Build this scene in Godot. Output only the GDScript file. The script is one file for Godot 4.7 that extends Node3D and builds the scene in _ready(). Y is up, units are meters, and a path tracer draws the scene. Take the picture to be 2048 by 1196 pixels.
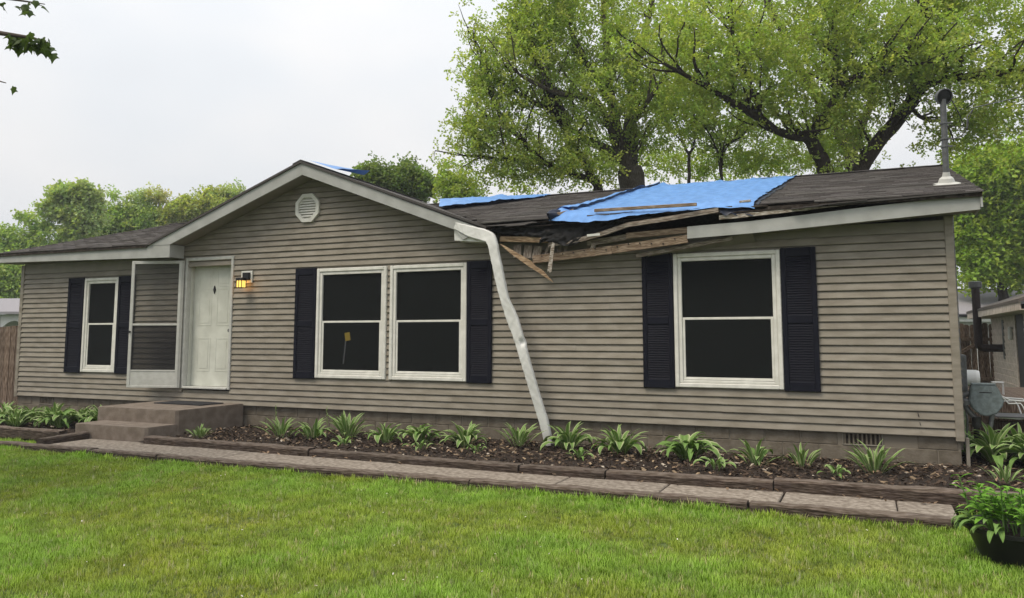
extends Node3D

# ------------------------------------------------------------------ mesh helper
class Geo:
	var v := PackedVector3Array()
	var n := PackedVector3Array()
	var c := PackedColorArray()
	var col := Color.WHITE
	func tri(a: Vector3, b: Vector3, d: Vector3) -> void:   # counter-clockwise seen from outside
		var nn := (b - a).cross(d - a).normalized()
		v.push_back(a); v.push_back(d); v.push_back(b)
		for i in 3:
			n.push_back(nn); c.push_back(col)
	func tris(a: Vector3, b: Vector3, d: Vector3, na: Vector3, nb: Vector3, nd: Vector3, ca := col, cb := col, cd := col) -> void:
		v.push_back(a); v.push_back(d); v.push_back(b)
		n.push_back(na); n.push_back(nd); n.push_back(nb)
		c.push_back(ca); c.push_back(cd); c.push_back(cb)
	func quad(a: Vector3, b: Vector3, d: Vector3, e: Vector3) -> void:
		tri(a, b, d); tri(a, d, e)
	func quado(a: Vector3, b: Vector3, d: Vector3, e: Vector3, out: Vector3) -> void:   # a quad that faces out
		if (b - a).cross(d - a).dot(out) > 0: quad(a, b, d, e)
		else: quad(a, e, d, b)
	func trio(a: Vector3, b: Vector3, d: Vector3, out: Vector3) -> void:
		if (b - a).cross(d - a).dot(out) > 0: tri(a, b, d)
		else: tri(a, d, b)
	func box(lo: Vector3, hi: Vector3, ch := 0.0, xf := Transform3D()) -> void:
		# chamfered box from lo to hi
		var m := (lo + hi) * 0.5
		var h := (hi - lo) * 0.5
		if ch <= 0.0:
			for ax in 3:
				for s in [-1.0, 1.0]:
					var a := Vector3(); a[ax] = s * h[ax]
					var u := Vector3(); u[(ax + 1) % 3] = h[(ax + 1) % 3]
					var w := Vector3(); w[(ax + 2) % 3] = h[(ax + 2) % 3]
					if s < 0: u = -u
					quad(xf * (m + a - u - w), xf * (m + a + u - w), xf * (m + a + u + w), xf * (m + a - u + w))
			return
		ch = minf(ch, minf(h.x, minf(h.y, h.z)) * 0.6)
		for ax in 3:
			var i1 := (ax + 1) % 3
			var i2 := (ax + 2) % 3
			for s in [-1.0, 1.0]:
				var a := Vector3(); a[ax] = s * h[ax]
				var u := Vector3(); u[i1] = h[i1] - ch
				var w := Vector3(); w[i2] = h[i2] - ch
				if s < 0: u = -u
				quad(xf * (m + a - u - w), xf * (m + a + u - w), xf * (m + a + u + w), xf * (m + a - u + w))
			for s1 in [-1.0, 1.0]:
				for s2 in [-1.0, 1.0]:
					var L := Vector3(); L[ax] = h[ax] - ch
					var p := Vector3(); p[i1] = s1 * h[i1]; p[i2] = s2 * (h[i2] - ch)
					var q := Vector3(); q[i1] = s1 * (h[i1] - ch); q[i2] = s2 * h[i2]
					quado(xf * (m - L + p), xf * (m - L + q), xf * (m + L + q), xf * (m + L + p), xf.basis * (p + q))
		for sx in [-1.0, 1.0]:
			for sy in [-1.0, 1.0]:
				for sz in [-1.0, 1.0]:
					var p := Vector3(sx * h.x, sy * (h.y - ch), sz * (h.z - ch))
					var q := Vector3(sx * (h.x - ch), sy * h.y, sz * (h.z - ch))
					var r := Vector3(sx * (h.x - ch), sy * (h.y - ch), sz * h.z)
					if sx * sy * sz > 0: tri(xf * (m + p), xf * (m + q), xf * (m + r))
					else: tri(xf * (m + p), xf * (m + r), xf * (m + q))
	func prism(poly: Array, z0: float, z1: float, xf := Transform3D()) -> void:   # polygon of Vector2 in XY pushed from z0 to z1
		var pts := PackedVector2Array(poly)
		if Geometry2D.is_polygon_clockwise(pts): pts.reverse()
		var area := 0.0
		for i in pts.size(): area += pts[i].cross(pts[(i + 1) % pts.size()])
		if area < 0: pts.reverse()
		var id := Geometry2D.triangulate_polygon(pts)
		for k in range(0, id.size(), 3):
			var a := pts[id[k]]; var b := pts[id[k + 1]]; var d := pts[id[k + 2]]
			if (b - a).cross(d - a) < 0:
				var t := b; b = d; d = t
			tri(xf * Vector3(a.x, a.y, z1), xf * Vector3(b.x, b.y, z1), xf * Vector3(d.x, d.y, z1))
			tri(xf * Vector3(a.x, a.y, z0), xf * Vector3(d.x, d.y, z0), xf * Vector3(b.x, b.y, z0))
		for i in pts.size():
			var a := pts[i]; var b := pts[(i + 1) % pts.size()]
			quad(xf * Vector3(a.x, a.y, z0), xf * Vector3(b.x, b.y, z0), xf * Vector3(b.x, b.y, z1), xf * Vector3(a.x, a.y, z1))
	func tube(p: Array, r: Array, sides := 8, caps := false) -> void:
		var rings := []
		var norms := []
		var up := Vector3(0.13, 0.2, 0.97)
		for i in p.size():
			var t: Vector3 = (p[mini(i + 1, p.size() - 1)] - p[maxi(i - 1, 0)]).normalized()
			if absf(t.dot(up)) > 0.95: up = Vector3(1, 0, 0.1).normalized()
			var x := t.cross(up).normalized()
			var y := t.cross(x).normalized()
			up = (-y if up.dot(y) < 0 else y)
			x = t.cross(up).normalized(); y = x.cross(t).normalized()
			var ring := []
			var nr := []
			for k in sides:
				var a := TAU * k / sides
				var d := x * cos(a) + y * sin(a)
				nr.append(d); ring.append(p[i] + d * r[i])
			rings.append(ring); norms.append(nr)
		for i in p.size() - 1:
			for k in sides:
				var k2 := (k + 1) % sides
				var a: Vector3 = rings[i][k]; var b: Vector3 = rings[i][k2]
				var e: Vector3 = rings[i + 1][k]; var d: Vector3 = rings[i + 1][k2]
				var out: Vector3 = norms[i][k] + norms[i][k2]
				if (b - a).cross(d - a).dot(out) > 0:
					tris(a, b, d, norms[i][k], norms[i][k2], norms[i + 1][k2]); tris(a, d, e, norms[i][k], norms[i + 1][k2], norms[i + 1][k])
				else:
					tris(a, d, b, norms[i][k], norms[i + 1][k2], norms[i][k2]); tris(a, e, d, norms[i][k], norms[i + 1][k], norms[i + 1][k2])
		if caps:
			for e in [0, p.size() - 1]:
				var t: Vector3 = (p[1] - p[0]).normalized() * -1.0 if e == 0 else (p[-1] - p[-2]).normalized()
				for k in sides:
					var a: Vector3 = rings[e][k]; var b: Vector3 = rings[e][(k + 1) % sides]
					if (a - p[e]).cross(b - p[e]).dot(t) > 0: tri(p[e], a, b)
					else: tri(p[e], b, a)
	func lathe(prof: Array, sides := 24, at := Vector3.ZERO) -> void:   # profile of Vector2(radius, y), bottom up the outside
		for i in prof.size() - 1:
			var a: Vector2 = prof[i]; var b: Vector2 = prof[i + 1]
			var nn := Vector2(b.y - a.y, a.x - b.x).normalized()
			for k in sides:
				var t0 := TAU * k / sides; var t1 := TAU * (k + 1) / sides
				var d0 := Vector3(cos(t0), 0, sin(t0)); var d1 := Vector3(cos(t1), 0, sin(t1))
				var U := Vector3.UP
				var n0 := (d0 * nn.x + U * nn.y); var n1 := (d1 * nn.x + U * nn.y)
				var p0 := at + d0 * a.x + U * a.y; var p1 := at + d1 * a.x + U * a.y
				var q0 := at + d0 * b.x + U * b.y; var q1 := at + d1 * b.x + U * b.y
				tris(p0, q0, q1, n0, n0, n1); tris(p0, q1, p1, n0, n1, n1)
	func sheet(nu: int, nv: int, f: Callable, cf = null) -> void:   # smooth grid, f(u, v) gives the point
		var p := []
		for j in nv + 1:
			for i in nu + 1: p.append(f.call(float(i) / nu, float(j) / nv))
		var q := []
		var cc := []
		for j in nv + 1:
			for i in nu + 1:
				var du: Vector3 = p[j * (nu + 1) + mini(i + 1, nu)] - p[j * (nu + 1) + maxi(i - 1, 0)]
				var dv: Vector3 = p[mini(j + 1, nv) * (nu + 1) + i] - p[maxi(j - 1, 0) * (nu + 1) + i]
				q.append(du.cross(dv).normalized())
				cc.append(cf.call(float(i) / nu, float(j) / nv) if cf != null else col)
		for j in nv:
			for i in nu:
				var a := j * (nu + 1) + i; var b := a + 1; var d := b + nu + 1; var e := a + nu + 1
				tris(p[a], p[b], p[d], q[a], q[b], q[d], cc[a], cc[b], cc[d]); tris(p[a], p[d], p[e], q[a], q[d], q[e], cc[a], cc[d], cc[e])
	func mesh() -> ArrayMesh:
		var a := []
		a.resize(Mesh.ARRAY_MAX)
		a[Mesh.ARRAY_VERTEX] = v; a[Mesh.ARRAY_NORMAL] = n; a[Mesh.ARRAY_COLOR] = c
		var m := ArrayMesh.new()
		m.add_surface_from_arrays(Mesh.PRIMITIVE_TRIANGLES, a)
		return m

# ------------------------------------------------------------------ scene helpers
var used := {}
var M := {}
var rng := RandomNumberGenerator.new()

func R(a := -1.0, b := 1.0) -> float: return rng.randf_range(a, b)

func numbered(called: String) -> String:
	var k: int = used.get(called, 0)
	used[called] = k + 1
	return called if k == 0 else "%s_%03d" % [called, k]

func tag(o: Node, label: String, category := "", group := "", kind := "") -> Node:
	if label: o.set_meta("label", label)
	if category: o.set_meta("category", category)
	if group: o.set_meta("group", group)
	if kind: o.set_meta("kind", kind)
	return o

func thing(called: String, label: String, category: String, at := Vector3.ZERO, group := "", turn := 0.0) -> Node3D:
	var o := Node3D.new()
	o.name = numbered(called)
	add_child(o, true)
	o.position = at
	o.rotation.y = turn
	tag(o, label, category, group)
	return o

func put(parent: Node, called: String, g, m: Material, xf := Transform3D(), kind := "") -> MeshInstance3D:
	var o := MeshInstance3D.new()
	o.name = numbered(called)
	o.mesh = g.mesh() if g is Geo else g
	o.material_override = m
	o.transform = xf
	parent.add_child(o, true)
	if kind: o.set_meta("kind", kind)
	return o

func group_node(parent: Node, called: String) -> Node3D:
	var o := Node3D.new()
	o.name = numbered(called)
	parent.add_child(o, true)
	return o

func lin(r: float, g: float, b: float) -> Color: return Color(r, g, b).linear_to_srgb()

func ntex(s: int, freq: float, lo: Color, hi: Color, octaves := 4, size := 512, kind := FastNoiseLite.TYPE_SIMPLEX_SMOOTH, bump := false) -> NoiseTexture2D:
	var f := FastNoiseLite.new()
	f.seed = s; f.frequency = freq; f.noise_type = kind
	f.fractal_octaves = octaves; f.fractal_gain = 0.55
	var t := NoiseTexture2D.new()
	t.width = size; t.height = size; t.seamless = true; t.noise = f
	if bump:
		t.as_normal_map = true; t.bump_strength = 6.0
	else:
		var g := Gradient.new()
		g.set_color(0, lo); g.set_color(1, hi); g.set_offset(0, 0.2); g.set_offset(1, 0.8)
		t.color_ramp = g
	return t

func mat(color: Color, rough := 0.7, tex: Texture2D = null, scale := Vector3.ONE, world := true, o := {}) -> StandardMaterial3D:
	var m := StandardMaterial3D.new()
	m.albedo_color = color
	m.roughness = rough
	m.metallic_specular = o.get("spec", 0.4)
	m.metallic = o.get("metal", 0.0)
	if tex or o.has("bump"):
		m.albedo_texture = tex
		m.uv1_triplanar = true
		m.uv1_world_triplanar = world
		m.uv1_scale = scale
	if o.has("bump"):
		m.heightmap_enabled = true
		m.heightmap_texture = o.bump
		m.heightmap_scale = o.get("depth", 0.3)
	if o.get("vc", false): m.vertex_color_use_as_albedo = true
	if o.has("back"):
		m.backlight_enabled = true; m.backlight = o.back
	if o.has("alpha"):
		m.transparency = BaseMaterial3D.TRANSPARENCY_ALPHA
		m.albedo_color.a = o.alpha
	return m

func board(parent: Node, called: String, a: Vector3, b: Vector3, h: float, t: float, m: Material, up := Vector3.UP, ch := 0.004) -> MeshInstance3D:
	# a board from a to b, h high along up and t thick; its grain runs along its own x
	var x := (b - a).normalized()
	var z := x.cross(up).normalized()
	var y := z.cross(x)
	var g := Geo.new()
	var L := a.distance_to(b) * 0.5
	g.box(Vector3(-L, -h / 2, -t / 2), Vector3(L, h / 2, t / 2), ch)
	return put(parent, called, g, m, Transform3D(Basis(x, y, z), (a + b) * 0.5))

func bx(parent: Node, called: String, lo: Vector3, hi: Vector3, m: Material, ch := 0.0) -> MeshInstance3D:
	var g := Geo.new()
	var mid := (lo + hi) * 0.5
	g.box(lo - mid, hi - mid, ch)
	return put(parent, called, g, m, Transform3D(Basis(), mid))

func copies(parent: Node, called: String, mesh: Mesh, m: Material, xfs: Array, cols: Array, kind := "stuff") -> MultiMeshInstance3D:
	var mm := MultiMesh.new()
	mm.transform_format = MultiMesh.TRANSFORM_3D
	mm.use_colors = true
	mm.mesh = mesh
	mm.instance_count = xfs.size()
	for i in xfs.size():
		mm.set_instance_transform(i, xfs[i])
		mm.set_instance_color(i, cols[i])
	var o := MultiMeshInstance3D.new()
	o.name = numbered(called)
	o.multimesh = mm
	o.material_override = m
	parent.add_child(o, true)
	o.set_meta("kind", kind)
	return o

func wall_pieces(g: Geo, x0: float, x1: float, y0: float, y1: float, z0: float, z1: float, holes: Array) -> void:
	var xs := [x0, x1]
	var ys := [y0, y1]
	for h in holes:
		for k in [0, 1]:
			if h[k] > x0 and h[k] < x1: xs.append(h[k])
			if h[k + 2] > y0 and h[k + 2] < y1: ys.append(h[k + 2])
	xs.sort(); ys.sort()
	for i in xs.size() - 1:
		for j in ys.size() - 1:
			if xs[i + 1] - xs[i] < 0.001 or ys[j + 1] - ys[j] < 0.001: continue
			var mx: float = (xs[i] + xs[i + 1]) / 2; var my: float = (ys[j] + ys[j + 1]) / 2
			var open := false
			for h in holes:
				if mx > h[0] and mx < h[1] and my > h[2] and my < h[3]: open = true
			if not open: g.box(Vector3(xs[i], ys[j], z0), Vector3(xs[i + 1], ys[j + 1], z1))

func frame_of(g: Geo, x0: float, x1: float, y0: float, y1: float, w: float, z0: float, z1: float, ch := 0.004, bottom := -1.0) -> void:
	var b := w if bottom < 0 else bottom
	g.box(Vector3(x0, y0, z0), Vector3(x0 + w, y1, z1), ch)
	g.box(Vector3(x1 - w, y0, z0), Vector3(x1, y1, z1), ch)
	g.box(Vector3(x0 + w, y1 - w, z0), Vector3(x1 - w, y1, z1), ch)
	g.box(Vector3(x0 + w, y0, z0), Vector3(x1 - w, y0 + b, z1), ch)

# ------------------------------------------------------------------ build
func _ready() -> void:
	rng.seed = 7
	camera_and_light()
	materials()
	ground()
	house()
	damage()
	entrance()
	path_and_beds()
	right_yard()
	left_yard()
	small_things()
	trees()
	lawn()

func camera_and_light() -> void:
	var cam := Camera3D.new()
	cam.name = "camera"
	cam.projection = Camera3D.PROJECTION_FRUSTUM
	cam.near = 0.1
	cam.far = 600.0
	cam.size = 0.1 * 1196.0 / 1600.0
	cam.frustum_offset = Vector2(0.0, -0.1 * 89.6 / 1600.0)
	add_child(cam)
	cam.transform = Transform3D(Basis(Vector3.UP, 0.41724) * Basis(Vector3.RIGHT, 0.1028), Vector3(0, 1.42, 9.913))
	cam.current = true
	# an even bright overcast: a little brighter overhead, faint patches of cloud
	var f := FastNoiseLite.new()
	f.seed = 11; f.frequency = 1.3; f.fractal_octaves = 4
	var im := Image.create(512, 256, false, Image.FORMAT_RGBF)
	for y in 256:
		var el := PI * (0.5 - (y + 0.5) / 256.0)
		for x in 512:
			var az := TAU * (x + 0.5) / 512.0
			var d := Vector3(cos(el) * cos(az), sin(el), cos(el) * sin(az))
			if el < 0:
				im.set_pixel(x, y, Color(0.16, 0.17, 0.12))
				continue
			var k := 0.69 + 0.72 * pow(sin(el), 1.35)
			var q := f.get_noise_3dv(d * Vector3(1.6, 4.0, 1.6))
			k *= 1.0 + 0.11 * q
			var blue := 0.002 + 0.03 * clampf(0.5 - 2.0 * q, 0.0, 1.0)
			im.set_pixel(x, y, Color(k * (1.0 - blue), k, k * (1.008 + blue)))
	var pano := PanoramaSkyMaterial.new()
	pano.panorama = ImageTexture.create_from_image(im)
	var sky := Sky.new()
	sky.sky_material = pano
	var env := Environment.new()
	env.background_mode = Environment.BG_SKY
	env.sky = sky
	env.tonemap_mode = Environment.TONE_MAPPER_LINEAR
	env.tonemap_exposure = 1.13
	env.fog_enabled = true
	env.fog_mode = Environment.FOG_MODE_EXPONENTIAL
	env.fog_density = 0.0011
	env.fog_light_color = Color(0.9, 0.92, 0.95)
	env.sdfgi_enabled = true
	env.ssao_enabled = true
	env.ssil_enabled = true
	var we := WorldEnvironment.new()
	we.name = "world_environment"
	we.environment = env
	add_child(we)
	var sun := DirectionalLight3D.new()
	sun.name = "sun"
	sun.light_energy = 0.72
	sun.light_color = Color(1.0, 0.95, 0.87)
	sun.light_angular_distance = 24.0
	sun.shadow_enabled = true
	add_child(sun)
	sun.look_at_from_position(Vector3(-5, 15, 8), Vector3.ZERO)

func materials() -> void:
	var soft := ntex(1, 0.006, Color(0.93, 0.93, 0.925), Color.WHITE, 5)
	var mild := ntex(8, 0.009, Color(0.85, 0.84, 0.82), Color.WHITE, 6)
	var fine := ntex(2, 0.05, Color(0.7, 0.7, 0.7), Color.WHITE, 4)
	var dirt := ntex(3, 0.012, Color(0.62, 0.58, 0.52), Color.WHITE, 5)
	var grain := ntex(4, 0.02, Color(0.52, 0.46, 0.4), Color.WHITE, 5)
	var bumpy := ntex(5, 0.08, Color.BLACK, Color.WHITE, 4, 256)
	var speck := ntex(6, 0.12, Color(0.55, 0.55, 0.55), Color.WHITE, 3)
	var streak := ntex(14, 0.012, Color(0.86, 0.85, 0.83), Color.WHITE, 5)
	M.siding = []
	for k in [1.0, 0.95, 1.05]: M.siding.append(mat(lin(0.265 * k, 0.237 * k, 0.195 * k), 0.55, streak, Vector3(0.35, 1.3, 0.35)))
	M.trim_tan = mat(lin(0.225, 0.203, 0.168), 0.55, soft, Vector3(0.7, 0.7, 0.7))
	M.white = mat(lin(0.66, 0.66, 0.62), 0.45, soft, Vector3(0.8, 0.8, 0.8))
	M.vinyl = mat(lin(0.70, 0.69, 0.64), 0.4, soft, Vector3(1.5, 1.5, 1.5))
	M.fascia = mat(lin(0.38, 0.385, 0.37), 0.6, soft, Vector3(0.8, 0.8, 0.8))
	M.soffit = mat(lin(0.24, 0.22, 0.19), 0.7, soft)
	M.alu = mat(lin(0.70, 0.70, 0.68), 0.4, soft, Vector3(1.3, 1.3, 1.3))
	M.alu_storm = mat(lin(0.5, 0.5, 0.47), 0.4, soft, Vector3(2, 2, 2))
	M.door = mat(lin(0.58, 0.59, 0.53), 0.5, soft, Vector3(0.8, 0.8, 0.8))
	M.navy = mat(lin(0.0085, 0.0093, 0.0165), 0.6, soft, Vector3.ONE, true, {"spec": 0.22})
	M.black = mat(lin(0.012, 0.012, 0.014), 0.55)
	M.felt = mat(lin(0.02, 0.02, 0.023), 0.75, dirt, Vector3(2, 2, 2))
	M.shingle = mat(Color.WHITE, 0.92, speck, Vector3(2.5, 2.5, 2.5), true, {"vc": true, "bump": bumpy, "depth": 0.25})
	M.roof_flat = mat(lin(0.115, 0.105, 0.10), 0.92, speck, Vector3(2.5, 2.5, 2.5))
	M.tarp = mat(lin(0.145, 0.325, 0.68), 0.45, ntex(7, 0.01, Color(0.84, 0.86, 0.88), Color.WHITE, 4), Vector3(1, 1, 1), true, {"back": Color(0.25, 0.3, 0.4)})
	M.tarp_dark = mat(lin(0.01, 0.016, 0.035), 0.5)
	M.lumber = mat(lin(0.50, 0.37, 0.24), 0.75, grain, Vector3(0.5, 6, 6), false)
	M.lumber_old = mat(lin(0.36, 0.28, 0.205), 0.8, grain, Vector3(0.5, 6, 6), false)
	M.lumber_grey = mat(lin(0.37, 0.33, 0.285), 0.85, grain, Vector3(0.6, 6, 6), false)
	M.white_old = mat(lin(0.5, 0.47, 0.42), 0.7, grain, Vector3(1.0, 5, 5), false)
	M.dark_wood = mat(lin(0.05, 0.04, 0.032), 0.9, grain, Vector3(1, 1, 1))
	M.glass = mat(Color(0.8, 0.88, 0.86), 0.05, null, Vector3.ONE, true, {"alpha": 0.08})
	M.screen = mat(lin(0.011, 0.0125, 0.0125), 0.45, null, Vector3.ONE, true, {"alpha": 0.87, "spec": 0.15})
	M.screen_thin = mat(lin(0.03, 0.03, 0.032), 0.8, null, Vector3.ONE, true, {"alpha": 0.62, "spec": 0.1})
	M.screen_faint = mat(lin(0.06, 0.062, 0.06), 0.8, null, Vector3.ONE, true, {"alpha": 0.22, "spec": 0.1})
	M.inside = mat(lin(0.10, 0.095, 0.085), 0.9)
	M.block = []
	for k in [1.0, 0.92, 1.07]: M.block.append(mat(lin(0.165 * k, 0.142 * k, 0.112 * k), 0.85, mild, Vector3(1.2, 1.2, 1.2), true, {"bump": bumpy, "depth": 0.15}))
	M.step = mat(lin(0.205, 0.168, 0.138), 0.8, mild, Vector3(1.0, 1.0, 1.0), true, {"bump": bumpy, "depth": 0.12})
	M.slab = []
	for k in [1.0, 0.94, 1.05]: M.slab.append(mat(lin(0.31 * k, 0.27 * k, 0.225 * k), 0.9, ntex(20 + int(k * 10), 0.02, Color(0.74, 0.72, 0.7), Color.WHITE, 6), Vector3(1.2, 1.2, 1.2), true, {"bump": bumpy, "depth": 0.2}))
	M.timber = []
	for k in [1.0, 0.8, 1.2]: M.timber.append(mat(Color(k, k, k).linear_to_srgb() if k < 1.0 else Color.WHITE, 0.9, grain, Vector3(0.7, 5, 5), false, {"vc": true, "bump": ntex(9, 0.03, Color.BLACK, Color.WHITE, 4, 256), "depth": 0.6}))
	M.soil = mat(lin(0.055, 0.038, 0.028), 0.95, fine, Vector3(2, 2, 2), true, {"bump": bumpy, "depth": 2.0})
	M.lawn = mat(lin(0.085, 0.125, 0.03), 0.95, ntex(10, 0.03, Color(0.6, 0.6, 0.5), Color.WHITE, 5), Vector3(0.7, 0.7, 0.7))
	M.far_lawn = mat(lin(0.06, 0.10, 0.03), 0.95, ntex(12, 0.03, Color(0.6, 0.6, 0.5), Color.WHITE, 5), Vector3(0.1, 0.1, 0.1))
	M.blade = mat(Color.WHITE, 0.6, null, Vector3.ONE, true, {"vc": true, "back": Color(0.75, 0.8, 0.45), "spec": 0.25})
	M.leaf = mat(Color.WHITE, 0.55, null, Vector3.ONE, true, {"vc": true, "back": Color(0.95, 1.0, 0.6), "spec": 0.3})
	M.hosta = mat(Color.WHITE, 0.62, null, Vector3.ONE, true, {"vc": true, "back": Color(0.5, 0.55, 0.35), "spec": 0.25})
	M.bark = mat(lin(0.062, 0.05, 0.041), 0.95, grain, Vector3(3, 0.8, 3), true, {"bump": bumpy, "depth": 1.2})
	M.bark_pale = mat(lin(0.13, 0.115, 0.10), 0.95, grain, Vector3(3, 0.8, 3))
	M.twig = mat(lin(0.07, 0.055, 0.044), 0.9)
	M.chip = mat(Color.WHITE, 0.9, null, Vector3.ONE, true, {"vc": true})
	M.grey_metal = mat(lin(0.125, 0.13, 0.135), 0.45, mild, Vector3(3, 3, 3), true, {"metal": 0.2})
	M.galv = mat(lin(0.12, 0.125, 0.13), 0.5, mild, Vector3(3, 3, 3), true, {"metal": 0.35})
	M.meter_grey = mat(lin(0.15, 0.185, 0.195), 0.55, mild, Vector3(3, 3, 3))
	M.rust = mat(lin(0.035, 0.022, 0.022), 0.6, dirt, Vector3(4, 4, 4))
	M.pipe_black = mat(lin(0.02, 0.021, 0.02), 0.6, dirt, Vector3(4, 4, 4))
	M.plastic = mat(lin(0.7, 0.7, 0.68), 0.35, soft)
	M.fence = []
	for k in [1.0, 0.85, 1.15]: M.fence.append(mat(lin(0.24 * k, 0.185 * k, 0.145 * k), 0.9, grain, Vector3(4, 0.5, 4), false))
	M.shed = []
	for k in [1.0, 0.95]: M.shed.append(mat(lin(0.66 * k, 0.57 * k, 0.51 * k), 0.7, mild, Vector3(1, 1, 1)))
	M.far_roof = mat(lin(0.42, 0.40, 0.43), 0.9, speck, Vector3(1, 1, 1))
	M.far_white = mat(lin(0.72, 0.72, 0.7), 0.7, soft)
	M.pot = mat(lin(0.008, 0.008, 0.009), 0.4, soft)
	M.mat_rug = mat(lin(0.028, 0.028, 0.032), 0.95, fine, Vector3(6, 6, 6))
	M.yellow = mat(lin(0.16, 0.115, 0.015), 0.7)
	M.dull = mat(lin(0.10, 0.10, 0.105), 0.6)
	M.dim_strip = mat(lin(0.045, 0.047, 0.052), 0.6)

func ground() -> void:
	# one sheet to the horizon, with the lawn at -0.1
	var g := Geo.new()
	var s := 260.0
	g.quad(Vector3(-s, -0.1, s), Vector3(s, -0.1, s), Vector3(s, -0.1, -s), Vector3(-s, -0.1, -s))
	tag(put(self, "ground", g, M.far_lawn), "", "", "", "structure")
	var w := Geo.new()
	var nz := FastNoiseLite.new()
	nz.seed = 4; nz.frequency = 0.9
	w.sheet(120, 60, func(u, v):
		var x: float = lerpf(-17.0, 4.5, u)
		var z: float = lerpf(9.8, 1.9, v)
		return Vector3(x, -0.09 + 0.012 * nz.get_noise_2d(x, z), z))
	tag(put(self, "lawn", w, M.lawn), "", "", "", "structure")

# ------------------------------------------------------------------ the house
const XL := -14.39
const XR := 0.895
const Y0 := 0.349
const PITCH := 0.0888
const ZR := -3.6      # ridge
const ZB := -7.5      # rear wall
var home: Node3D
var openings := [[-12.663, -11.821, 0.807, 2.447], [-7.62, -6.375, 0.807, 2.447], [-6.316, -5.066, 0.807, 2.447], [-2.188, -0.919, 0.807, 2.447], [-10.30, -9.27, 0.56, 2.715]]

func roof_y(z: float) -> float:
	return lerpf(2.935, 3.98, (0.35 - z) / (0.35 - ZR)) if z > ZR else lerpf(3.98, 2.935, (ZR - z) / 3.95)

func siding_piece(parent: Node, x0: float, x1: float, y: float, k: int, xf := Transform3D()) -> void:
	var g := Geo.new()
	var lip := 0.021 + R(-0.0015, 0.0015)
	var h := PITCH
	var e := x1 - x0
	# section of one lap: a lip at the bottom, the face leaning back, a groove under the next lip
	var sec := [Vector2(-0.012, 0.0), Vector2(lip, 0.0), Vector2(lip + 0.002, 0.006), Vector2(0.006, h - 0.014), Vector2(-0.011, h - 0.0115), Vector2(-0.011, h + 0.002)]
	for i in sec.size() - 1:
		var a: Vector2 = sec[i]; var b: Vector2 = sec[i + 1]
		g.quado(Vector3(0, a.y, a.x), Vector3(e, a.y, a.x), Vector3(e, b.y, b.x), Vector3(0, b.y, b.x), Vector3(0, a.x - b.x + (-1.0 if i == 0 else 0.0), b.y - a.y + 0.01))
	for x in [0.0, e]:
		for i in range(1, 4):
			g.quado(Vector3(x, sec[i].y, sec[i].x), Vector3(x, sec[i].y, -0.011), Vector3(x, sec[i + 1 if i < 3 else i].y, -0.011), Vector3(x, sec[i + 1 if i < 3 else i].y, sec[i + 1 if i < 3 else i].x), Vector3(-1 if x == 0.0 else 1, 0, 0))
	put(parent, "siding_board", g, M.siding[k], xf * Transform3D(Basis(), Vector3(x0, y + R(-0.0018, 0.0018), R(-0.0022, 0.0012))))

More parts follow.
